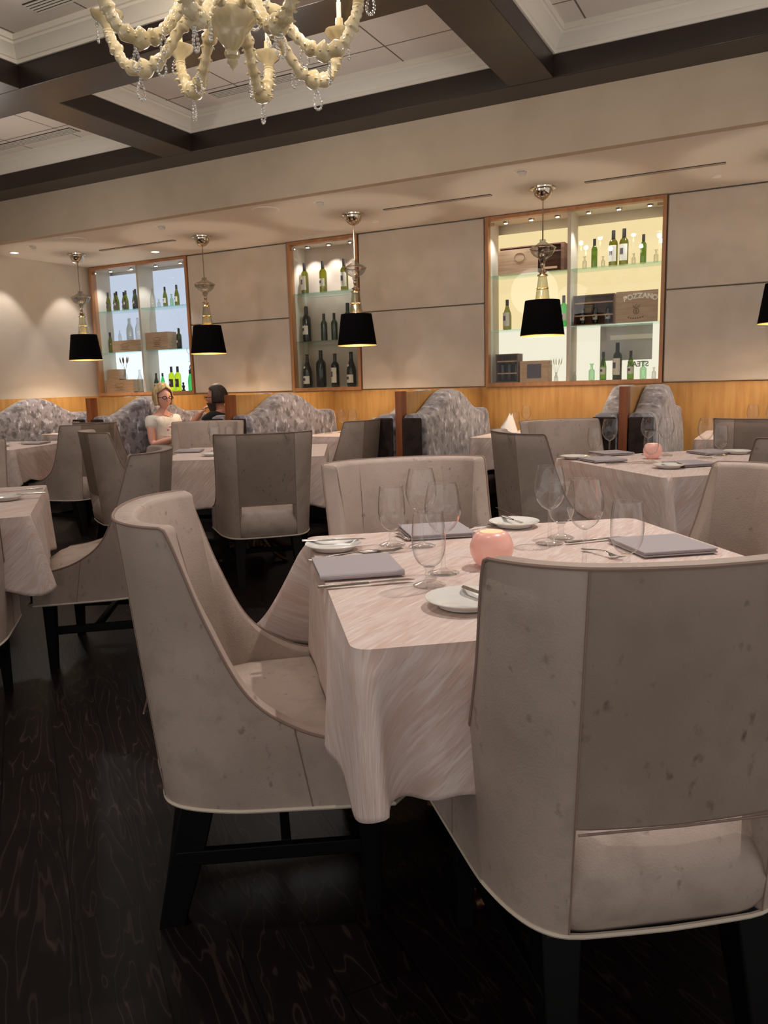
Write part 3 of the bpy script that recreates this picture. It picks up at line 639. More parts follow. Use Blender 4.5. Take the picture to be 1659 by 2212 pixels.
bl = ['behind the seated woman', 'between seated man and middle niche, in full view', 'below the blank panels left of the yellow niche', 'seen end-on at the right side of the yellow niche']
for i in range(4): bench(PX[i]+.032, 1, 'grey velvet humped bench, '+bl[i])
bl = ['against leftmost post', 'the man sits on, left of its partition post', 'only its dark rounded end showing left of the middle partition post', 'only its dark end and cap showing left of the rightmost post']
for i in range(4): bench(PX[i]-.032, -1, 'dark velvet bench, '+bl[i])

# ------------------------------------------------------------------ pendants
def pendant(x, y, label, first=[None]):
    if first[0]:
        t = dup(first[0], (x, y, 0), 0, label)
    else:
        t = thing('pendant_lamp', label, 'pendant lamp', (x, y, 0), 0, 'black shaded pendant lamps'); first[0] = t
        MB().lathe([(.10, ZC-.0), (.098, ZC-.012), (.078, ZC-.018), (.076, ZC-.03), (.066, ZC-.06), (.045, ZC-.082), (.02, ZC-.093), (.01, ZC-.10), (.001, ZC-.10)], 28).build('canopy', M['chrome'], t)
        MB().tube([(0, 0, ZC-.09), (0, 0, 2.29)], .006, 8).build('rod', M['chrome'], t)
        MB().lathe([(.001, 2.298), (.024, 2.296), (.026, 2.288), (.022, 2.28), (.045, 2.262), (.08, 2.245), (.10, 2.234), (.104, 2.228), (.10, 2.222), (.092, 2.20), (.07, 2.172), (.04, 2.155), (.022, 2.146), (.03, 2.138), (.018, 2.12), (.012, 2.10)], 24, cap=False, ruffle=(.02, 12)).build('glass_bulb', M['smoke'], t)
        MB().lathe([(.104, 2.231), (.107, 2.228), (.104, 2.225)], 24, cap=False).build('equator_band', M['chrome'], t)
        MB().lathe([(.012, 2.12), (.02, 2.10), (.012, 2.075), (.018, 2.062), (.036, 2.052), (.034, 2.046), (.02, 2.035), (.04, 2.026), (.043, 2.018), (.038, 2.012), (.001, 2.012)], 20).build('neck', M['chrome'], t)
        MB().lathe([(.034, 2.012), (.047, 1.92), (.060, 1.825)], 20, cap=False, ruffle=(.02, 10)).build('glass_column', M['amberglass'], t)
        MB().lathe([(.047, 1.925), (.051, 1.921), (.047, 1.916)], 24, cap=False).build('column_ring', M['chrome'], t)
        sh = MB().lathe([(.139, 1.825), (.158, 1.69), (.178, 1.55)], 40, cap=False).build('lamp_shade', M['shade'], t, ang=60)
        MB().lathe([(.1375, 1.823), (.1565, 1.69), (.1765, 1.551)], 40, cap=False).build('shade_lining', M['gold'], sh, ang=60)
        MB().lathe([(.1765, 1.551), (.179, 1.551), (.179, 1.547), (.1765, 1.547), (.1765, 1.551)], 40, cap=False).build('shade_trim', M['gold'], sh, ang=60)
        MB().tube([(0, 0, 1.83), (0, 0, 1.72)], .014, 8).build('socket', M['chrome'], t)
        for k in range(3):
            a = 2*PI*k/3; MB().tube([(0, 0, 1.815), (.137*math.cos(a), .137*math.sin(a), 1.815)], .002, 5).build('spider_arm', M['chrome'], t)
        MB().sphere((0, 0, 1.69), .027).build('bulb', M['bulb'], t)
    point((x, y, 1.655), 12, (1, .87, .70), .03)
    return t
pendant(-7.05, 6.42, 'black shaded pendant lamp, leftmost, near the left wall corner')
pendant(-5.30, 6.42, 'black shaded pendant lamp between left niche and middle niche')
pendant(-3.54, 6.37, 'black shaded pendant lamp overlapping the right edge of the middle niche')
pendant(-1.825, 6.38, 'black shaded pendant lamp in front of the large yellow niche')
pendant(-.07, 6.40, 'black shaded pendant lamp cut off by the right edge of the picture')

# ------------------------------------------------------------------ chandelier
def chandelier():
    cx, cy = -2.185, 2.92
    t = thing('chandelier', 'cream porcelain chandelier with curling beaded arms and crystal drops', 'chandelier', (cx, cy, 0), R(127+4))
    MB().lathe([(.001, 2.60), (.012, 2.605), (.03, 2.62), (.05, 2.645), (.062, 2.665), (.065, 2.675), (.085, 2.70), (.105, 2.725), (.113, 2.745), (.11, 2.757), (.095, 2.765), (.05, 2.775), (.03, 2.80), (.045, 2.85), (.06, 2.90), (.03, 2.95), (.02, 3.0), (.001, 3.0)], 32).build('hub', M['cream'], t)
    MB().lathe([(.001, 2.528), (.004, 2.538), (.017, 2.552), (.024, 2.562), (.022, 2.571), (.012, 2.577), (.030, 2.586), (.034, 2.598), (.030, 2.609), (.02, 2.618), (.026, 2.622)], 20).build('finial', M['cream'], t)
    MB().tube([(0, 0, 3.0), (0, 0, 3.34)], .01, 8).build('suspension_rod', M['chrome'], t)
    path = cat([(.10, 2.755), (.16, 2.765), (.225, 2.72), (.285, 2.64), (.35, 2.585), (.42, 2.572), (.485, 2.60), (.52, 2.66), (.545, 2.715), (.55, 2.745)], 76)
    for k in range(8):
        a = R(22.5+45*k); ca, sa = math.cos(a), math.sin(a)
        pts = [(r*ca, r*sa, z) for r, z in path]; rs = []
        for i in range(76):
            s_ = i/75; r_ = .019+.006*(abs(math.sin(i*.9)))
            for c_, w_, g_ in ((.52, .035, .022), (.61, .022, .013), (.43, .02, .012), (.20, .03, .012), (.78, .02, .010)): r_ += g_*math.exp(-((s_-c_)/w_)**2)
            rs.append(r_)
        arm = MB().tube(pts, rs, 12)
        for i in range(6, 74, 4):      # little leaf curls along the arm
            p = Vector(pts[i]); rr = rs[i]; q = p+Vector((ca*.3, sa*.3, -1)).normalized()*(rr*.9)
            for sgn in (-1, 1):
                w = Vector((-sa*sgn, ca*sgn, -.25)).normalized(); arm.tube([p+w*rr*.7, p+w*(rr+.006), p+w*(rr+.011)+Vector((ca, sa, 0))*.008], [.007, .005, .001], 5)
        am = arm.build('arm', M['cream'], t, ang=70)
        ex, ey = .552*ca, .552*sa
        MB().lathe([(.012, 2.74), (.022, 2.752), (.03, 2.765), (.055, 2.785), (.068, 2.80), (.07, 2.806), (.055, 2.80), (.02, 2.79), (.016, 2.80), (.02, 2.82), (.018, 2.86), (.001, 2.86)], 20, (ex, ey, 0), ruffle=(.05, 6)).build('bobeche', M['cream'], am)
        MB().lathe([(.011, 2.86), (.011, 2.93), (.001, 2.932)], 12, (ex, ey, 0)).build('candle_tube', M['ivory'], am)
        MB().lathe([(.003, 2.93), (.012, 2.95), (.010, 2.97), (.001, 2.995)], 10, (ex, ey, 0)).build('candle_bulb', M['lamp'], am)
        def drop(x, y, z, ln, rz):
            b = MB(); b.sphere((x, y, z-.012), .008, 8); n = 15
            for i in range(n):
                u = 2*PI*i/n; w = math.sin(u)*.017*(1-.35*math.cos(u)); h = (1-math.cos(u))/2
                b.sphere((x+w*math.cos(rz), y+w*math.sin(rz), z-.022-h*ln), .0068, 8)
            b.build('crystal_drop', M['crystal'], t, ang=80)
        drop(.42*ca, .42*sa, 2.545, .075, a+k)
        drop(.60*ca, .60*sa, 2.79, .07, a+1+k)
        drop(.31*ca-.02*sa, .31*sa+.02*ca, 2.62, .07, a+.5)
    for k in range(8):
        a = R(45*k); b = MB(); n = 16     # bead swags between the arms
        for i in range(n):
            u = i/(n-1); an = a+R(45)*(u-.5); r_ = .12+.0*u; b.sphere((.17*math.cos(an), .17*math.sin(an), 2.80-.05*math.sin(PI*u)), .007, 6)
        b.build('bead_swag', M['crystal'], t, ang=80)
    for k in range(8):
        a = R(131+22.5+45*k); point((cx+.552*math.cos(a), cy+.552*math.sin(a), 3.03), 2.2, (1, .9, .78), .03)
chandelier()

# ------------------------------------------------------------------ dining chairs
BOT = [(0, -.26), (.09, -.257), (.17, -.25), (.214, -.222), (.245, -.17), (.268, -.10), (.277, -.05), (.283, 0), (.291, .07), (.30, .15), (.31, .245)]
TOP = [(0, -.335), (.09, -.328), (.17, -.31), (.232, -.276), (.272, -.238), (.295, -.20), (.298, -.168), (.30, -.13), (.306, -.04), (.31, .08), (.315, .22)]
ZT = [.93, .93, .93, .93, .93, .925, .72, .565, .49, .455, .438]
def make_chair(label, group):
    t = thing('dining_chair', label, 'chair', (0, 0, 0), 0, group)
    ctl = [BOT[i]+TOP[i]+(ZT[i],) for i in range(len(BOT))]
    cols = []
    segn = [3, 3, 4, 4, 4, 10, 8, 6, 5, 5]
    for i in range(len(ctl)-1):
        n = segn[i]
        for k in range(n):
            u = k/n; P = [ctl[max(i-1, 0)], ctl[i], ctl[i+1], ctl[min(i+2, len(ctl)-1)]]
            c = tuple(.5*((2*b)+(c_-a)*u+(2*a-5*b+4*c_-d)*u*u+(-a+3*b-3*c_+d)*u**3) for a, b, c_, d in zip(*P))
            zt = min(c[4], .93)
            cols.append(c[:4]+(zt,))
    cols.append(ctl[-1]); NS = segn[0]+segn[1]   # seam column index
    def pt(c, z): u = (z-.3)/.63; return Vector((c[0]*(1-u)+c[2]*u, c[1]*(1-u)+c[3]*u, z))
    N = len(cols)
    def nrm(i, z):
        a, b = pt(cols[max(i-1, 0)], z), pt(cols[min(i+1, N-1)], z)
        if i == 0: return Vector((0, 1, 0))
        d = (b-a); d.z = 0; d.normalize(); return Vector((-d.y, d.x, 0))    # towards the inside
    def section(i, zb):
        c = cols[i]; zt = c[4]; th = .052; K = 9; row = []
        for k in range(K): row.append(pt(c, zb+(zt-.006-zb)*k/(K-1)))
        n = nrm(i, zt); o = pt(c, zt)
        row += [o+n*.004, o+n*.018+Vector((0, 0, .001)), o+n*(th-.012), o+n*(th-.003)+Vector((0, 0, -.004)), o+n*th+Vector((0, 0, -.014))]
        for k in range(1, K):
            z = (zt-.014)+(zb-(zt-.014))*k/(K-1)
            th2 = th+.012*math.sin(PI*k/(K-1)); row.append(pt(c, z)+nrm(i, z)*th2)
        return row
    def mir(rows): return [[Vector((-p.x, p.y, p.z)) for p in r] for r in rows]
    back = [section(i, .50) for i in range(NS+1)]
    rows = mir(back[1:])[::-1]+back
    m = MB().grid(rows, wv=True); L_ = len(rows[0]); m.f.append(tuple(range(L_-1, -1, -1))); m.f.append(tuple((len(rows)-1)*L_+k for k in range(L_)))
    bo = m.build('backrest', M['leather_shaded'], t, ang=50); bo.data.materials.append(M['leather'])
    for p_ in bo.data.polygons:
        ids = [v_ % L_ for v_ in p_.vertices]
        if len(p_.vertices) == 4 and (max(ids) >= 10): p_.material_index = 1
    side = [section(i, .30) for i in range(NS, N)]
    for s_ in (1, -1):
        rr = side if s_ == 1 else mir(side)
        m = MB().grid(rr, wv=True); m.f.append(tuple(range(L_))[::-1]); m.f.append(tuple((len(rr)-1)*L_+k for k in range(L_)))
        m.build('side_wing', M['leather'], t, ang=50)
    # seat cushion with its rounded back showing through the slot
    prof = [(-.243, .298), (-.262, .33), (-.268, .37), (-.258, .41), (-.225, .445), (-.17, .462), (-.05, .47), (.1, .47), (.2, .462), (.25, .445), (.275, .41), (.283, .36), (.278, .298)]
    rows = []
    for y, z in prof:
        hw = .172+(.238-.172)*min(1, max(0, (y+.24)/.12))+.018*max(0, y)/.28*1.0
        if y < -.2 and z > .32: hw = .176
        row = []
        for k in range(17):
            u = -1+2*k/16; x = u*hw; e = max(0, (abs(u)-.7)/.3); zz = z-(.022*e*e if z > .40 else 0)
            yy = y+(-.0 if y < 0 else .0) + (.012*e*e if y < -.2 else (-.01*e*e if y > .24 else 0)); row.append((x, yy, zz))
        rows.append(row)
    m = MB().grid(rows); m.grid([rows[0], rows[-1]]); m.build('seat', M['leather'], t, ang=60)
    # piping along top edge and bottom rim
    top = [pt(c, c[4])+Vector((0, 0, .0)) for c in cols]
    top = [Vector((-p.x, p.y, p.z)) for p in top[1:]][::-1]+top
    p1 = MB().tube(top, .0035, 6).build('top_piping', M['seam'], t)
    rim = [pt(c, .30) for c in cols]; rim = [Vector((-p.x, p.y, p.z)) for p in rim[1:]][::-1]+rim
    fr = [Vector((x, .283-.012*abs(x/.3)**3, .30)) for x in (.28, .2, .1, 0, -.1, -.2, -.28)]
    MB().tube(rim+fr+[rim[0]], .0048, 6).build('rim_piping', M['piping'], t)
    sm = MB()
    for s_ in (1, -1):
        sm.tube([Vector((s_*(p.x+.0), p.y-.0008, p.z)) for p in [pt(cols[NS], .30+.63*k/12) for k in range(13)]], .0016, 5)
        c = next(q for q in cols[NS:] if q[4] < .497)
        sm.tube([Vector((s_*(p.x+.0008), p.y, p.z)) for p in [pt(c, .30+(c[4]-.30)*k/6) for k in range(7)]], .0014, 5)
    sm.tube([(-.17, -.284, .50), (0, -.288, .50), (.17, -.284, .50)], .0022, 5)
    sm.build('seam', M['seam'], t)
    for sx in (-1, 1):
        MB().grid([[(sx*x0, y, z) for x0, y in pts] for z, pts in ((.33, [(.135, -.225), (.203, -.205), (.203, -.13), (.135, -.13)]), (.16, [(.15, -.25), (.208, -.25), (.208, -.175), (.15, -.175)]), (0, [(.162, -.283), (.206, -.283), (.206, -.225), (.162, -.225)]))], wv=True).add([(sx*x0, y, 0) for x0, y in [(.162, -.283), (.206, -.283), (.206, -.225), (.162, -.225)]], [(0, 1, 2, 3)]).build('leg', M['leg'], t, ang=20, bevel=.004)
        MB().grid([[(sx*x0, y, z) for x0, y in pts] for z, pts in ((.33, [(.21, .17), (.262, .17), (.262, .225), (.21, .225)]), (0, [(.222, .185), (.255, .185), (.255, .22), (.222, .22)]))], wv=True).add([(sx*x0, y, 0) for x0, y in [(.222, .185), (.255, .185), (.255, .22), (.222, .22)]], [(0, 1, 2, 3)]).build('leg', M['leg'], t, ang=20, bevel=.004)
        MB().box((sx*.215, -.02, .165), (.02, .43, .035), rz=sx*R(-4.5)).build('stretcher', M['leg'], t, bevel=.003)
    MB().bb((-.21, .0, .155), (.21, .022, .185)).build('stretcher', M['leg'], t, bevel=.003)
    MB().bb((-.2, -.23, .285), (.2, .25, .30)).build('underside', M['black'], t, smooth=False)
    return t
CH = [
 (37, -1.104, 1.500, 'beige winged dining chair in left foreground, seen from its side', 'chairs at the foreground table'),
 (125.2, -.284, 1.452, 'large beige dining chair in right foreground, its back to the viewer', 'chairs at the foreground table'),
 (-49.4, -1.066, 2.32, 'beige dining chair behind the foreground table, facing the viewer', 'chairs at the foreground table'),
 (218, -.18, 2.29, 'beige dining chair at right edge, on right side of the foreground table', 'chairs at the foreground table'),
 (132.7, -2.941, 4.0, 'beige dining chair seen from behind with open slot, left of centre, mid-distance', 'chairs at the middle left table'),
 (57.8, -4.122, 4.083, 'beige dining chair with tall narrow wing in side view, left of middle left table', 'chairs at the middle left table'),
 (184.6, -3.139, 5.286, 'pale dining chair facing left, between middle booth table and middle oak post', 'chairs at the booth tables'),
 (-62, -4.175, 4.925, 'pale dining chair in front of the seated couple, facing the viewer', 'chairs at the middle left table'),
 (214.5, -2.806, 2.571, 'beige dining chair facing left, its long arm reaching under the left edge cloth', 'chairs at the left edge table'),
 (140, -2.79, 1.68, 'dining chair corner cut off at left edge, below the left edge tablecloth', 'chairs at the left edge table'),
 (-43, -4.25, 2.80, 'dining chair at the far side of left edge table, only a sliver in view', 'chairs at the left edge table'),
 (40, -1.112, 4.176, 'beige dining chair at left side of the right middle table', 'chairs at the right middle table'),
 (-44, -1.20, 4.98, 'wide pale dining chair top showing behind the right middle table, at left', 'chairs at the right middle table'),
 (132, -.04, 4.02, 'dining chair under right middle table, mostly hidden behind foreground chair back', 'chairs at the right middle table'),
 (178.6, -5.50, 4.80, 'beige dining chair facing left at far left table, seen from behind', 'chairs at the far left table'),
 (82, -5.50, 5.27, 'dining chair with only its top showing above another chair, below leftmost post', 'chairs at the far left table'),
 (90, -.13, 5.53, 'pale dining chair at far right facing the yellow oak wall', 'chairs at the booth tables'),
]
c0 = None
for a, x, y, l, g in CH:
    if c0 is None: c0 = make_chair(l, g); c0.location = (x, y, 0); c0.rotation_euler = (0, 0, R(a-90))
    else: dup(c0, (x, y, 0), R(a-90), l, g)

# ------------------------------------------------------------------ tables and cloths
def outline(half, n, rc=.035, hx=None):
    """rounded square outline: list of (point, normal, signed distance to nearest corner)"""
    hx = hx or half; pts = []
    cs = [(hx, half), (-hx, half), (-hx, -half), (hx, -half)]
    for q in range(4):
        cx, cy = cs[q]; nx, ny = cs[(q+1) % 4]
        a0 = R(90*q)
        for k in range(8):
            a = a0+R(90)*k/8
            sx, sy = (1 if cx > 0 else -1), (1 if cy > 0 else -1)
            o = Vector((cx-sx*rc, cy-sy*rc)); d = Vector((math.cos(a), math.sin(a)))
            pts.append((o+d*rc, d, rc*(a-a0-R(45))))
        L_ = math.hypot(nx-cx, ny-cy)-2*rc
        a = a0+R(90); d = Vector((math.cos(a), math.sin(a)))
        sx, sy = (1 if cx > 0 else -1), (1 if cy > 0 else -1)
        st = Vector((cx-sx*rc, cy-sy*rc))+d*rc; dr = Vector((nx-cx, ny-cy)).normalized()
        for k in range(n):
            u = k/n*L_; dist = u if u < L_/2 else u-L_
            pts.append((st+dr*u, d, dist+(rc*.78 if dist >= 0 else -rc*.78)))
    return pts
def tablecloth(name, label, loc, rz, half, drop, seed, z=.75, pull=None, group='pale pink tablecloths', hx=None, flare=.075, cf=(1, 1, 1, 1), res=34):
    rnd = random.Random(seed); ph = [rnd.uniform(0, 6.28) for _ in range(6)]
    ol = outline(half, max(res, 60), hx=hx); n = len(ol); rows = []
    UV = []
    for u in (0, .3, .6, .85, .97):
        rows.append([(p.x*u, p.y*u, z) for p, d, s in ol])
        if u: UV += [(p.x*u, p.y*u) for p, d, s in ol]
    K = 20 if res < 50 else 30
    for k in range(K+1):
        t = k/K; row = []; urow = []
        for i, (p, d, s) in enumerate(ol):
            w = i/n*2*PI
            cn = ((0 if p.y > 0 else 3) if p.x > 0 else (1 if p.y > 0 else 2)); fl = flare*cf[cn]
            sg = Vector(((1, 1), (-1, 1), (-1, -1), (1, -1))[cn]); dg_ = sg.normalized(); ed = Vector(((-1, 0), (0, -1), (1, 0), (0, 1))[cn])
            fold = math.exp(-((s-.02)/(.09 if s < .02 else .02))**2)       # a flap that runs past the corner and turns back under itself
            val = math.exp(-((s-.085)/.035)**2)
            wav = .5*math.sin(w*9+ph[0])+.35*math.sin(w*15+ph[1])+.25*math.sin(w*4+ph[2])
            L_ = drop*(1+.10*math.exp(-((s+.03)/.05)**2)+.09*math.exp(-((s-.11)/.06)**2)+.05*math.sin(w*6+ph[3])+.03*math.sin(w*13+ph[4]))
            out = .006+(t**.9)*(-.035*val+.014*wav*(1-fold)+.012)
            if t < .12: out *= t/.12
            # rounded shoulder
            fo = fl*fold*t**.9
            zz = z-.008*(1-math.exp(-t*30)) if t < .02 else z-.008-(t)*L_*math.sqrt(max(.2, 1-(max(0, out+fo)/(L_+.01))**2*.8))
            q = p+d*out+dg_*fo+ed*(fl*.85*fold*t**.9)
            if pull: zz += pull(q, t)
            row.append((q.x, q.y, zz)); uu = p+d*(t*L_); urow.append((uu.x, uu.y))
        rows.append(row); UV += urow
    m = MB(); m.grid(rows[1:], wv=True); c = len(m.v); m.v.append((0, 0, z)); 
    for i in range(n): m.f.append((c, i, (i+1) % n))
    UV.append((0, 0)); o = m.build(name, M['cloth'], None, ang=75); ul = o.data.uv_layers.new(name='unfolded')
    for lp in o.data.loops: ul.data[lp.index].uv = UV[lp.vertex_index]
    o.location = loc; o.rotation_euler = (0, 0, rz)
    md = o.modifiers.new('solid', 'SOLIDIFY'); md.thickness = .002; md.offset = 1
    return tag(o, label, 'tablecloth', group)
TF = {}
def table(label, loc, rz, half, group='square restaurant tables', hx=None):
    hx = hx or half
    if (half, hx) in TF: return dup(TF[(half, hx)], loc, rz, label, group)
    t = thing('dining_table', label, 'table', loc, rz, group); TF[(half, hx)] = t
    pts = [(p.x*.99, p.y*.99) for p, d, s in outline(half, 6, hx=hx)]
    MB().prism(pts, .718, .744).build('tabletop', M['leg'], t)
    MB().lathe([(.14, .70), (.14, .718), (.05, .70), (.045, .66), (.045, .12), (.06, .08), (.045, .05), (.045, .03)][::-1], 24).build('pedestal', M['brass'], t)
    for k in range(4):
        a = R(45+90*k); ca, sa = math.cos(a), math.sin(a)
        MB().tube([(r*ca, r*sa, z_) for r, z_ in cat([(.04, .25), (.10, .14), (.2, .06), (.30, .022), (.33, .02)], 12)], [.022]*10+[.018, .012], 8).build('foot', M['brass'], t)
    return t
T1 = ((-.543, 1.845, 0), R(37)); T2 = ((-.451, 4.394, 0), R(42)); T4 = ((-3.37, 4.48, 0), R(30))
T3 = ((-3.23, 1.91, 0), R(47)); T5 = ((-6.25, 4.55, 0), R(20))
def pull1(q, t): return 0
table('pedestal table under the foreground pink cloth', T1[0], T1[1], .515)
tablecloth('tablecloth', 'streaky pale pink cloth on the foreground table with pointed folded corner', T1[0], T1[1], .525, .275, 3, cf=(1, 2.8, 1.15, 1), res=90, group='pale pink tablecloths')
table('pedestal table under the cloth of right middle table', T2[0], T2[1], .515)
tablecloth('tablecloth', 'dusky beige pink cloth on right middle table, behind the foreground table', T2[0], T2[1], .525, .27, 5, flare=.08)
table('pedestal table under the cloth of middle left table', T4[0], T4[1], .515)
tablecloth('tablecloth', 'pink cloth on middle left table, behind the chair with the slot', T4[0], T4[1], .525, .30, 8)
table('pedestal table under the cloth at left edge', T3[0], T3[1], .515)
tablecloth('tablecloth', 'pink cloth on table cut off by left edge of the picture', T3[0], T3[1], .525, .27, 11)
table('pedestal table under the cloth at far left', T5[0], T5[1], .515)
tablecloth('tablecloth', 'beige pink cloth on far left table in front of the side wall bench', T5[0], T5[1], .525, .27, 14, flare=.05)
BT = [(-6.86, 'booth table by the left side wall'), (-5.14, 'booth table between the seated woman and man'), (-3.50, 'booth table in front of the middle bench, below pendant lamp'), (-1.85, 'booth table right of the middle partition'), (-.16, 'booth table at the far right, mostly hidden')]
for i, (x, l) in enumerate(BT):
    table('pedestal of the '+l, (x, 6.42, 0), 0, .49, 'booth tables', hx=.43)
    tablecloth('tablecloth', 'pale pink cloth on the '+l, (x, 6.42, 0), 0, .50, .24, 20+i, flare=.02, hx=.44)

# ------------------------------------------------------------------ tableware
ZT_ = .7535
WG = [(.036, 0), (.0375, .002), (.03, .0045), (.012, .008), (.0055, .016), (.0042, .05), (.0042, .085), (.006, .096)]
WB = [(.003, .094), (.010, .097), (.024, .107), (.036, .125), (.0425, .148), (.0415, .17), (.037, .195), (.032, .215)]
GG = [(.036, 0), (.037, .002), (.028, .006), (.013, .012), (.008, .02), (.010, .028), (.0075, .034), (.013, .043)]
GB = [(.004, .042), (.016, .046), (.027, .056), (.035, .075), (.038, .10), (.0365, .13), (.033, .165)]
GC = {}
def glassware(kind, loc, label, group, s=1.0):
    if kind not in GC:
        t = thing('wine_glass' if kind == 'wine' else 'water_goblet', label, 'glass', (0, 0, 0), 0, group)
        F, B = (WG, WB) if kind == 'wine' else (GG, GB)
        MB().lathe(cat(F, 18) if kind == 'goblet' else F, 28).build('stem_and_foot', M['glass_solid'], t, ang=60)
        MB().lathe(cat(B, 20), 36, cap=False).build('bowl', M['glass'], t, ang=80)
        h, r = B[-1][1], B[-1][0]
        MB().tube([(r*math.cos(R(10*k)), r*math.sin(R(10*k)), h) for k in range(37)], .0007, 5, cap=False).build('rim', M['glass_solid'], t)
        GC[kind] = t
    else: t = dup(GC[kind], label=label, group=group)
    t.location = loc; t.scale = (s, s, s); return t
def plate(loc, label, group, r=.078, first=[None]):
    if first[0] is None:
        t = MB().lathe([(.0005, .003), (.045, .003), (.05, .0), (.053, .0), (.054, .004), (.074, .013), (.078, .0155), (.0775, .017), (.072, .0155), (.053, .008), (.048, .006), (.0005, .006)], 40, cap=False).build('bread_plate', M['china'], ang=60)
        tag(t, label, 'plate', group); first[0] = t
    else: t = dup(first[0], label=label, group=group)
    t.location = loc; t.scale = (r/.078,)*3; return t
def knife(a, b, z, label, group, tilt=0):
    A, B = Vector((a[0], a[1], z)), Vector((b[0], b[1], z+tilt)); L_ = (B-A).length
    t = thing('table_knife', label, 'knife', A, 0, group)
    t.rotation_euler = (B-A).to_track_quat('X', 'Z').to_euler(); s = L_
    MB().grid([[(x*s, w*math.cos(q), h*math.sin(q)) for q in [PI*2*i/10 for i in range(10)]] for x, w, h in ((0, .001, .001), (.003, .0065, .003), (.1, .0078, .0035), (.3, .006, .003), (.47, .0045, .0028), (.52, .004, .0025))], wv=True).build('handle', M['steel'], t, ang=50)
    MB().grid([[(x*s, y0, h), (x*s, y1, .0004), (x*s, y0, -h)] for x, y0, y1, h in ((.52, -.004, .004, .0012), (.58, -.006, .007, .001), (.8, -.006, .010, .0008), (.94, -.006, .008, .0006), (1.0, -.005, -.003, .0004))], wv=True).build('blade', M['steel'], t, ang=25)
    return t
def fork(a, b, z, label, group):
    A, B = Vector((a[0], a[1], z)), Vector((b[0], b[1], z)); s = (B-A).length
    t = thing('table_fork', label, 'fork', A, 0, group); t.rotation_euler = (0, 0, math.atan2((B-A).y, (B-A).x))
    MB().grid([[(x*s, w*math.cos(q), z_+.0016*math.sin(q)) for q in [PI*2*i/8 for i in range(8)]] for x, w, z_ in ((0, .001, .003), (.01, .007, .003), (.08, .0085, .003), (.3, .004, .008), (.55, .003, .011), (.68, .005, .008), (.74, .011, .005), (.80, .0115, .004))], wv=True).build('handle', M['steel'], t, ang=50)
    for k in range(4):
        y = -.009+.006*k
        MB().tube([(.79*s, y, .004), (.88*s, y, .003), (1.0*s, y*.95, .007)], [.0018, .0016, .0008], 6).build('tine', M['steel'], t)
    return t
def napkin(c, w, d, rz, label, group, z=ZT_):
    t = thing('folded_napkin', label, 'napkin', (c[0], c[1], z), rz, group)
    for k in range(3):
        i = .003*(k % 2); z0 = .0005+.0045*k
        MB().bb((-w/2+i, -d/2+i, z0), (w/2-i*.5, d/2-i, z0+.0044)).build('fold_layer', M['napkin'], t, bevel=.002, seg=3)
    # rolled front fold
    MB().tube([(-w/2, -d/2+.002, .0072), (w/2, -d/2+.002, .0072)], .0068, 10).build('front_fold', M['napkin'], t)
    return t
def votive(loc, label, s=1.0, first=[None]):
    if first[0] is None:
        t = thing('votive_candle_holder', label, 'candle holder', (0, 0, 0), 0, 'glowing pink votive globes')
        MB().lathe(cat([(.028, 0), (.042, .012), (.052, .035), (.052, .055), (.043, .077), (.031, .086), (.029, .084), (.038, .075), (.046, .055), (.046, .035), (.036, .014), (.001, .012)], 40), 32, cap=False).build('globe', M['votive'], t, ang=80)
        MB().lathe([(.001, .034), (.028, .034), (.028, .013), (.001, .013)][::-1], 16).build('candle', M['wax'], t)
        MB().lathe([(.001, .036), (.004, .042), (.003, .05), (.001, .058)], 8).build('flame', M['flame'], t)
        first[0] = t
    else: t = dup(first[0], label=label)
    t.location = loc; t.scale = (s,)*3; point((loc[0], loc[1], loc[2]+.062*s), .05, (1, .7, .5), .008)
G1 = 'place settings on the foreground table'
for k, x, y, l in (('goblet', -.695, 1.546, 'empty water goblet nearest the viewer, right of folded napkin, foreground table'), ('wine', -.71, 1.662, 'empty wine glass just behind the nearest goblet, left of pink votive'),
    ('wine', -.885, 1.924, 'tall wine glass between goblet and napkin at back left of foreground table'), ('goblet', -.971, 1.913, 'leftmost empty water goblet, behind the left bread plate'),
    ('wine', -.569, 2.071, 'empty wine glass, leftmost of the group right of the pink votive'), ('goblet', -.561, 2.162, 'empty goblet farthest back, half hidden behind two wine glasses at right'),
    ('wine', -.416, 1.82, 'large empty wine glass right of pink votive, its foot hidden by chair back'), ('goblet', -.321, 1.827, 'rightmost empty glass on foreground table, just above the chair back')):
    glassware(k, (x, y, ZT_), l, 'glasses on the foreground table')
votive((-.63, 1.774, ZT_), 'round pink glowing votive at the centre of foreground table')
plate((-1.103, 1.812, ZT_), 'white bread plate with knife across it, left end of foreground table', 'bread plates')
knife((-1.197, 1.80), (-1.04, 1.885), ZT_+.019, 'steel knife lying across the left bread plate', 'knives', .0)
napkin((-.928, 1.628), .20, .20, R(38), 'grey folded napkin at front left of foreground table', 'folded napkins')
fork((-1.085, 1.655), (-.945, 1.81), ZT_, 'steel fork behind the front left napkin, its handle showing', 'forks')
fork((-1.06, 1.685), (-.915, 1.86), ZT_, 'second steel fork behind the front left napkin, its tines showing', 'forks')
knife((-.915, 1.43), (-.745, 1.575), ZT_+.004, 'steel knife in front of the front left napkin', 'knives')
plate((-.565, 1.435, ZT_), 'white bread plate half hidden by the large chair back at right', 'bread plates', .083)
knife((-.46, 1.40), (-.60, 1.50), ZT_+.020, 'knife resting on the bread plate beside the large chair back', 'knives')
fork((-.49, 1.50), (-.55, 1.66), ZT_, 'fork tip showing beside the large chair back, behind bread plate', 'forks')
plate((-.745, 2.305, ZT_), 'white bread plate with knife at far edge of foreground table', 'bread plates')
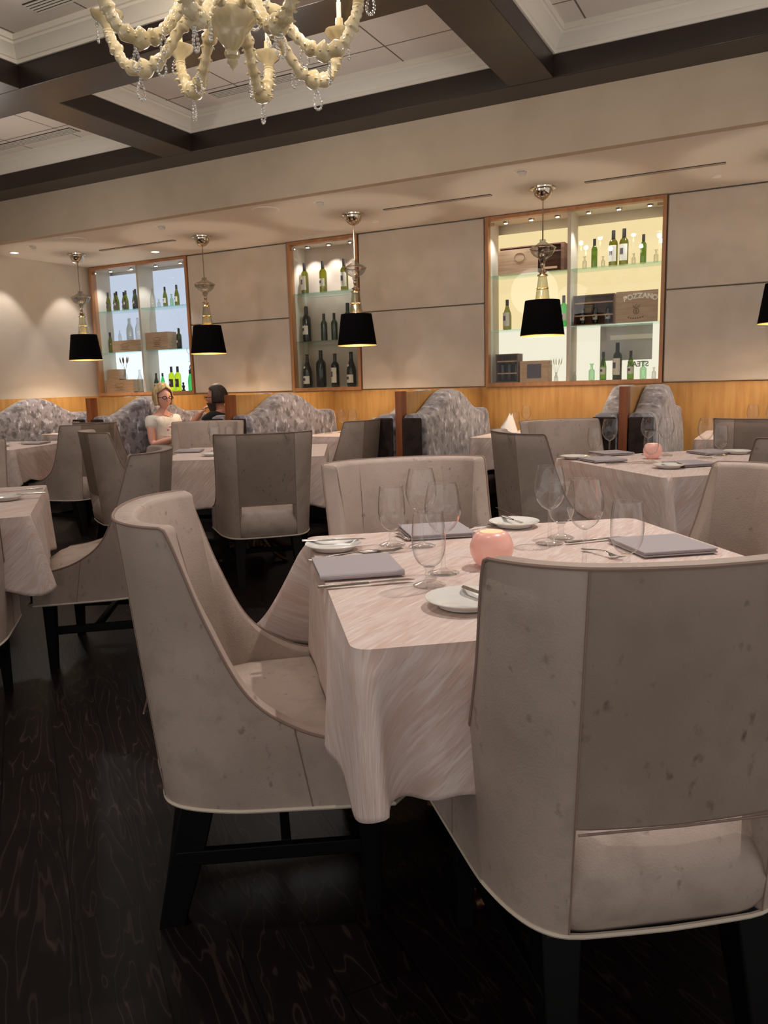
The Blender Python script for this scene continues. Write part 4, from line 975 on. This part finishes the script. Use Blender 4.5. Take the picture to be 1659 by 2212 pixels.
knife((-.80, 2.36), (-.70, 2.25), ZT_+.019, 'knife leaning on the far bread plate of foreground table', 'knives')
fork((-.86, 2.19), (-.80, 2.30), ZT_, 'steel fork between far napkin and far bread plate', 'forks')
napkin((-.93, 2.12), .19, .19, R(127), 'grey folded napkin at far left side of foreground table, behind glasses', 'folded napkins')
knife((-.955, 1.985), (-1.03, 2.06), ZT_+.004, 'short knife blade beside the leftmost goblet, foreground table', 'knives')
napkin((-.285, 2.125), .20, .20, R(217), 'pale grey folded napkin at right end of foreground table', 'folded napkins')
knife((-.53, 2.09), (-.40, 2.22), ZT_+.004, 'steel knife left of the right end napkin', 'knives')
fork((-.47, 2.03), (-.35, 1.95), ZT_, 'steel fork in front of the right end napkin', 'forks')
# right middle table
for k, x, y, l in (('goblet', -.987, 4.519, 'water goblet at left of right middle table'), ('wine', -.894, 4.483, 'wine glass at left of right middle table, before the oak post'), ('goblet', -.635, 4.25, 'goblet in front of the votive on right middle table'), ('wine', -.72, 4.70, 'wine glass behind the votive, left one, on right middle table'),
    ('wine', -.62, 4.68, 'wine glass behind the votive, right one, on right middle table'), ('wine', -.402, 4.581, 'wine glass at right part of right middle table'), ('goblet', -.337, 4.72, 'water goblet at right end of right middle table')):
    glassware(k, (x, y, ZT_), l, 'glasses on the right middle table')
votive((-.664, 4.50, ZT_), 'round pink glowing votive on right middle table', .95)
napkin((-.90, 4.32), .19, .19, R(42), 'grey napkin at front left of right middle table', 'folded napkins'); knife((-.84, 4.13), (-.66, 4.28), ZT_+.004, 'knife beside the front left napkin of right middle table', 'knives')
napkin((-.44, 4.20), .19, .19, R(132), 'grey napkin at front right of right middle table', 'folded napkins')
napkin((-.93, 4.70), .19, .19, R(132), 'grey napkin at back left of right middle table', 'folded napkins')
napkin((-.40, 4.86), .19, .19, R(42), 'grey napkin at back right of right middle table', 'folded napkins')
plate((-1.07, 4.40, ZT_), 'bread plate at left corner of right middle table', 'bread plates'); plate((-.52, 4.05, ZT_), 'bread plate at front corner of right middle table', 'bread plates')
plate((-.26, 4.87, ZT_), 'bread plate at right corner of right middle table', 'bread plates')
fork((-.56, 4.10), (-.44, 4.02), ZT_+.017, 'fork on front corner bread plate of right middle table', 'forks')
# left edge table
plate((-2.97, 2.20, ZT_), 'bread plate on the table cut off by the left edge', 'bread plates'); knife((-2.86, 2.32), (-3.02, 2.16), ZT_+.019, 'knife lying on bread plate of left edge table', 'knives')
knife((-3.10, 2.50), (-3.28, 2.36), ZT_+.004, 'knife behind the bread plate of left edge table', 'knives')
# middle left table
for k, x, y, l in (('goblet', -3.66, 4.44, 'goblet on middle left table, left of a glass cluster'), ('wine', -3.58, 4.34, 'wine glass on middle left table, beside the slotted chair back'), ('goblet', -3.60, 4.54, 'goblet at the back of the glass cluster on middle left table')):
    glassware(k, (x, y, ZT_), l, 'glasses on the middle left table')
plate((-3.44, 4.14, ZT_), 'bread plate at front edge of middle left table', 'bread plates', .075); napkin((-3.83, 4.36), .18, .18, R(30), 'grey napkin at left side of middle left table', 'folded napkins')
# far left and booth tables
for k, x, y, l in (('wine', -6.457, 4.85, 'wine glass leftmost on far left table'), ('wine', -6.16, 4.80, 'second glass from left on far left table'), ('wine', -6.12, 4.92, 'third glass from left on far left table')): glassware(k, (x, y, ZT_), l, 'glasses on the far left table', 1.0)
plate((-6.05, 4.50, ZT_), 'bread plate on the far left table', 'bread plates'); napkin((-5.98, 4.8), .18, .18, R(20), 'grey napkin on the far left table', 'folded napkins')
for k, x, y, l in (('wine', -6.98, 6.4, 'left wine glass on booth table by the side wall'), ('wine', -6.8, 6.5, 'middle wine glass on booth table by the side wall'), ('goblet', -6.62, 6.3, 'right goblet on booth table by the side wall'),
    ('wine', -4.93, 6.2, 'goblet beside the seated man, on the couple\'s table'), ('goblet', -3.84, 6.30, 'goblet, leftmost of three on middle booth table'), ('wine', -3.74, 6.38, 'wine glass, centre of three on middle booth table'), ('wine', -3.61, 6.36, 'wine glass, rightmost of three on middle booth table'),
    ('goblet', -2.17, 6.75, 'goblet on booth table right of the middle partition'), ('wine', -2.08, 6.78, 'wine glass on booth table right of the middle partition'), ('wine', -.25, 6.5, 'wine glass above pale chair top at far right'), ('wine', -.12, 6.45, 'second wine glass above pale chair top at far right')):
    glassware(k, (x, y, ZT_), l, 'glasses on the booth tables')
plate((-2.1, 6.15, ZT_), 'plate at front of booth table right of the middle partition', 'bread plates')
plate((-5.45, 6.1, ZT_), 'plate in front of the seated woman', 'bread plates')
nf = MB().grid([[(.09*u*math.cos(a)*(1-.3*v)+.03*v, .07*math.sin(a)*(1-.6*v), .001+.15*v+.012*math.sin(a*3)) for a in [R(i*15) for i in range(25)]] for u, v in ((1, 0), (.8, .3), (.5, .65), (.15, 1))]).build('standing_napkin', M['china'], ang=60)
nf.location = (-2.2, 6.62, ZT_); tag(nf, 'white napkin folded upright on booth table right of the middle partition', 'napkin')

# ------------------------------------------------------------------ people
def skin_mesh(joints, bones, rad, sub=2):
    me = bpy.data.meshes.new('sk'); me.from_pydata([tuple(j) for j in joints], bones, []); o = bpy.data.objects.new('sk', me); sc2 = bpy.data.scenes.new('tmp'); sc2.collection.objects.link(o)
    o.modifiers.new('skin', 'SKIN'); 
    for i, v in enumerate(me.skin_vertices[0].data): v.radius = (rad[i], rad[i]) if not isinstance(rad[i], tuple) else rad[i]
    me.skin_vertices[0].data[0].use_root = True
    s = o.modifiers.new('sub', 'SUBSURF'); s.levels = sub; s.render_levels = sub
    
    with bpy.context.temp_override(scene=sc2, view_layer=sc2.view_layers[0]): dg = bpy.context.evaluated_depsgraph_get()
    ev = o.evaluated_get(dg); m2 = bpy.data.meshes.new_from_object(ev)
    v = [tuple(x.co) for x in m2.vertices]; f = [tuple(p.vertices) for p in m2.polygons]
    bpy.data.objects.remove(o); bpy.data.scenes.remove(sc2); return v, f
def head_mesh(mb, c, rz, s=1.0):
    st = len(mb.v); n = 28; k = 20; rows = []
    for i in range(k+1):
        ph = PI*i/k; z = -math.cos(ph)*.118; r = math.sin(ph); row = []
        for j in range(n):
            a = 2*PI*j/n; x = r*.074*math.cos(a); y = r*.092*math.sin(a)
            if z < -.03: f = 1-.35*min(1, (-.03-z)/.09); x *= f; y *= (f if y < 0 else 1-.1*min(1, (-.03-z)/.09))
            if y > 0:
                y += .024*math.exp(-(x/.012)**2-((z+.022)/.016)**2)+.010*math.exp(-(x/.010)**2-((z-.0)/.02)**2)
                y += .006*math.exp(-(x/.022)**2-((z+.058)/.006)**2)+.006*math.exp(-(x/.022)**2-((z+.072)/.007)**2)+.008*math.exp(-(x/.03)**2-((z+.10)/.012)**2)
                y -= .010*math.exp(-((abs(x)-.030)/.014)**2-((z-.006)/.012)**2); y += .005*math.exp(-((abs(x)-.03)/.02)**2-((z-.026)/.008)**2)
            row.append((x, y, z))
        rows.append(row)
    mb.grid(rows, wv=True)
    for sx in (-1, 1):
        mb.sphere((sx*.074, -.008, -.012), .03, 10, (.32, .62, 1.0))
    m = Matrix.Translation(c) @ Matrix.Rotation(rz, 4, 'Z') @ Matrix.Scale(s, 4)
    mb.xform(m, st)
def arm_hand(mb, sh, el, wr, tip, side, curl=.5, r=(.05, .038, .026)):
    v, f = skin_mesh([sh, (Vector(sh)+Vector(el))/2, el, (Vector(el)+Vector(wr))*.5, wr, Vector(wr)+(Vector(tip)-Vector(wr))*.45], [(0, 1), (1, 2), (2, 3), (3, 4), (4, 5)], [r[0], r[0]*.9, r[1], r[1]*.95, r[2], (.036, .018)], 2)
    mb.add(v, f)
    W_, T_ = Vector(wr), Vector(tip); d = (T_-W_).normalized(); up = Vector((0, 0, 1)); w = d.cross(up); w = w.normalized() if w.length > .1 else Vector((1, 0, 0)); n = w.cross(d)
    for k, ln in enumerate((.068, .078, .072, .056)):
        o = W_+d*.075+w*(-.027+.018*k); p = [o, o+d*ln*.45-n*.006*curl, o+d*ln*.8-n*.03*curl, o+d*ln*.9-n*.055*curl]
        mb.tube(p, [.0095, .009, .008, .006], 8)
    o = W_+d*.025+w*side*.03; mb.tube([o, o+d*.03+w*side*.02, o+d*.055+w*side*.02-n*.012], [.012, .0105, .008], 8)
def person(label, base, face, skin, cloth, build_):
    t = thing('person', label, 'person', base, face)
    return t
# woman: sits on the bench at the left, looks to the right (+x); local +y is her front
def woman():
    t = person('blond woman in white short-sleeved top and glasses, sitting at left in the booth', (-5.63, 6.05, 0), R(-98), None, None, None)
    mb = MB()
    J = [(0, 0, .52), (0, 0, .66), (0, 0, .82), (0, -.005, .92), (0, .0, .975), (0, .01, 1.03), (-.10, .02, .50), (-.12, .36, .50), (-.12, .36, .25), (-.12, .31, .06), (-.12, .41, .04), (.10, .02, .50), (.12, .36, .50), (.12, .36, .25), (.12, .31, .06), (.12, .41, .04), (-.13, -.005, .90), (.13, -.005, .90)]
    B = [(0, 1), (1, 2), (2, 3), (3, 4), (4, 5), (0, 6), (6, 7), (7, 8), (8, 9), (9, 10), (0, 11), (11, 12), (12, 13), (13, 14), (14, 15), (3, 16), (3, 17)]
    rd = [(.15, .12), (.13, .10), (.14, .11), (.10, .08), .055, .05, .09, .07, .06, .045, .035, .09, .07, .06, .045, .035, .055, .055]
    v, f = skin_mesh(J, B, rd); mb.add(v, f)
    head_mesh(mb, (0, .025, 1.115), R(-14), .98)
    arm_hand(mb, (-.16, 0, .89), (-.20, .06, .66), (-.10, .27, .70), (-.02, .34, .73), 1)
    arm_hand(mb, (.16, 0, .89), (.20, .06, .66), (.10, .27, .72), (.03, .34, .78), -1)
    o = mb.build('body', M['skin'], t, ang=180); r = o.modifiers.new('remesh', 'REMESH'); r.mode = 'VOXEL'; r.voxel_size = .006; r.use_smooth_shade = True
    v, f = skin_mesh([(0, 0, .50), (0, 0, .66), (0, 0, .82), (0, -.003, .905), (-.14, 0, .895), (-.185, .02, .79), (.14, 0, .895), (.185, .02, .79)], [(0, 1), (1, 2), (2, 3), (3, 4), (4, 5), (3, 6), (6, 7)], [(.175, .14), (.155, .125), (.165, .14), (.115, .10), .075, .07, .075, .07])
    MB().add(v, f).build('top', M['shirt'], t, ang=180)
    h = MB(); n = 24; rows = []
    for i in range(14):
        ph = PI*.0+PI*i/15; row = []
        for j in range(n+1):
            op = R(62)*min(1, max(0, (i-4)/2.0)); a = R(90)+op+(2*PI-2*op)*j/n   # open at the face (+y)
            r_ = math.sin(ph)*(1.0+.04*math.sin(j*2.3)); z = .135*math.cos(ph)
            if ph > PI*.5: r_ = 1.0-.04*(i-7)+.05*math.sin(j*1.7); z = -(i-7)*.013
            row.append((r_*.088*math.cos(a), .0+r_*.102*math.sin(a)-.008, z))
        rows.append(row)
    h.grid(rows).xform(Matrix.Translation((0, .02, 1.125)) @ Matrix.Rotation(R(-14), 4, 'Z')); h.build('hair', M['blond'], t, ang=180, solid=.014)
    fr = MB().tube([(-.012, .118, 0), (.012, .118, 0)], .002, 5)
    for sx in (-1, 1):
        fr.tube([(sx*.034+.023*math.cos(a), .112-.004*abs(math.cos(a)), .014*math.sin(a)) for a in [R(i*24) for i in range(16)]], .0038, 5)
        fr.tube([(sx*.057, .106, .004), (sx*.078, .0, .004)], .002, 5)
    fr.xform(Matrix.Translation((0, .02, 1.118)) @ Matrix.Rotation(R(-14), 4, 'Z')).build('eyeglasses', M['black'], t)
    nk = MB().tube([(.05*math.sin(a), .055+.075*max(0, math.cos(a)), .955-.03*max(0, math.cos(a))) for a in [R(-110+i*13) for i in range(18)]], .0025, 5).build('necklace', M['steel'], t)
    b = MB()
    for q in ((-.05, .12, .80), (.0, .135, .79), (.05, .125, .80), (-.03, .137, .83), (.03, .137, .83)): b.sphere(q, .012, 6, (1.5, .5, .7))
    b.build('printed_motif', mat('motif', srgb(190, 120, 140), .8), t)
woman()
def man():
    t = person('dark-haired bearded man in black T-shirt, chin on hand, beside oak post', (-4.90, 6.08, 0), R(100), None, None, None)
    mb = MB()
    J = [(0, 0, .52), (0, 0, .66), (0, 0, .82), (0, -.005, .93), (0, .01, .985), (0, .03, 1.03), (-.10, .02, .50), (-.12, .32, .50), (-.12, .30, .25), (-.12, .20, .06), (-.12, .30, .04), (.10, .02, .50), (.12, .32, .50), (.12, .30, .25), (.12, .20, .06), (.12, .30, .04), (-.16, -.005, .91), (.16, -.005, .91)]
    B = [(0, 1), (1, 2), (2, 3), (3, 4), (4, 5), (0, 6), (6, 7), (7, 8), (8, 9), (9, 10), (0, 11), (11, 12), (12, 13), (13, 14), (14, 15), (3, 16), (3, 17)]
    rd = [(.16, .13), (.15, .12), (.17, .12), (.12, .09), .065, .06, .09, .075, .065, .05, .04, .09, .075, .065, .05, .04, .065, .065]
    v, f = skin_mesh(J, B, rd); mb.add(v, f)
    head_mesh(mb, (0, .05, 1.105), R(8), 1.0)
    arm_hand(mb, (-.20, 0, .90), (-.20, .30, .78), (-.07, .22, .94), (-.02, .17, 1.02), 1, r=(.055, .042, .03))
    arm_hand(mb, (.20, 0, .90), (.23, .10, .68), (.10, .28, .76), (.02, .32, .77), -1, r=(.055, .042, .03))
    o = mb.build('body', M['skin2'], t, ang=180); r = o.modifiers.new('remesh', 'REMESH'); r.mode = 'VOXEL'; r.voxel_size = .006; r.use_smooth_shade = True
    v, f = skin_mesh([(0, 0, .50), (0, 0, .66), (0, 0, .82), (0, -.003, .925), (-.165, 0, .91), (-.205, .12, .85), (.165, 0, .91), (.225, .05, .80)], [(0, 1), (1, 2), (2, 3), (3, 4), (4, 5), (3, 6), (6, 7)], [(.185, .15), (.17, .14), (.19, .14), (.135, .11), .085, .08, .085, .08])
    MB().add(v, f).build('tee_shirt', M['tee'], t, ang=180)
    h = MB(); rows = []
    for i in range(12):
        ph = PI*.62*i/11; row = []
        for j in range(25):
            op = R(78)*min(1, max(0, (i-4)/2.0)); a = R(90)+op+(2*PI-2*op)*j/24; f_ = 1.0+.02*math.sin(j*3)
            row.append((math.sin(ph)*.083*f_*math.cos(a), math.sin(ph)*.102*f_*math.sin(a)-.004, .130*math.cos(ph)))
        rows.append(row)
    h.grid(rows).xform(Matrix.Translation((0, .05, 1.105)) @ Matrix.Rotation(R(8), 4, 'Z')); h.build('hair', M['brown'], t, ang=180, solid=.008)
    b = MB(); rows = []
    for i in range(8):
        z = -.045-.012*i; row = []
        for j in range(17):
            a = R(-10)+R(200)*j/16; w = 1-.045*i; row.append((.078*w*math.cos(a), .09*w*math.sin(a)+.004, z))
        rows.append(row)
    b.grid(rows).xform(Matrix.Translation((0, .05, 1.105)) @ Matrix.Rotation(R(8), 4, 'Z')); b.build('beard', M['brown'], t, ang=180, solid=.008)
    fr = MB()
    for sx in (-1, 1):
        fr.tube([(sx*.034+.022*math.cos(a), .112, .014*math.sin(a)) for a in [R(i*24) for i in range(16)]], .002, 5); fr.tube([(sx*.057, .106, .004), (sx*.08, .0, .004)], .002, 5)
    fr.tube([(-.012, .116, 0), (.012, .116, 0)], .002, 5).xform(Matrix.Translation((0, .045, 1.11)) @ Matrix.Rotation(R(8), 4, 'Z')).build('eyeglasses', M['black'], t)
man()
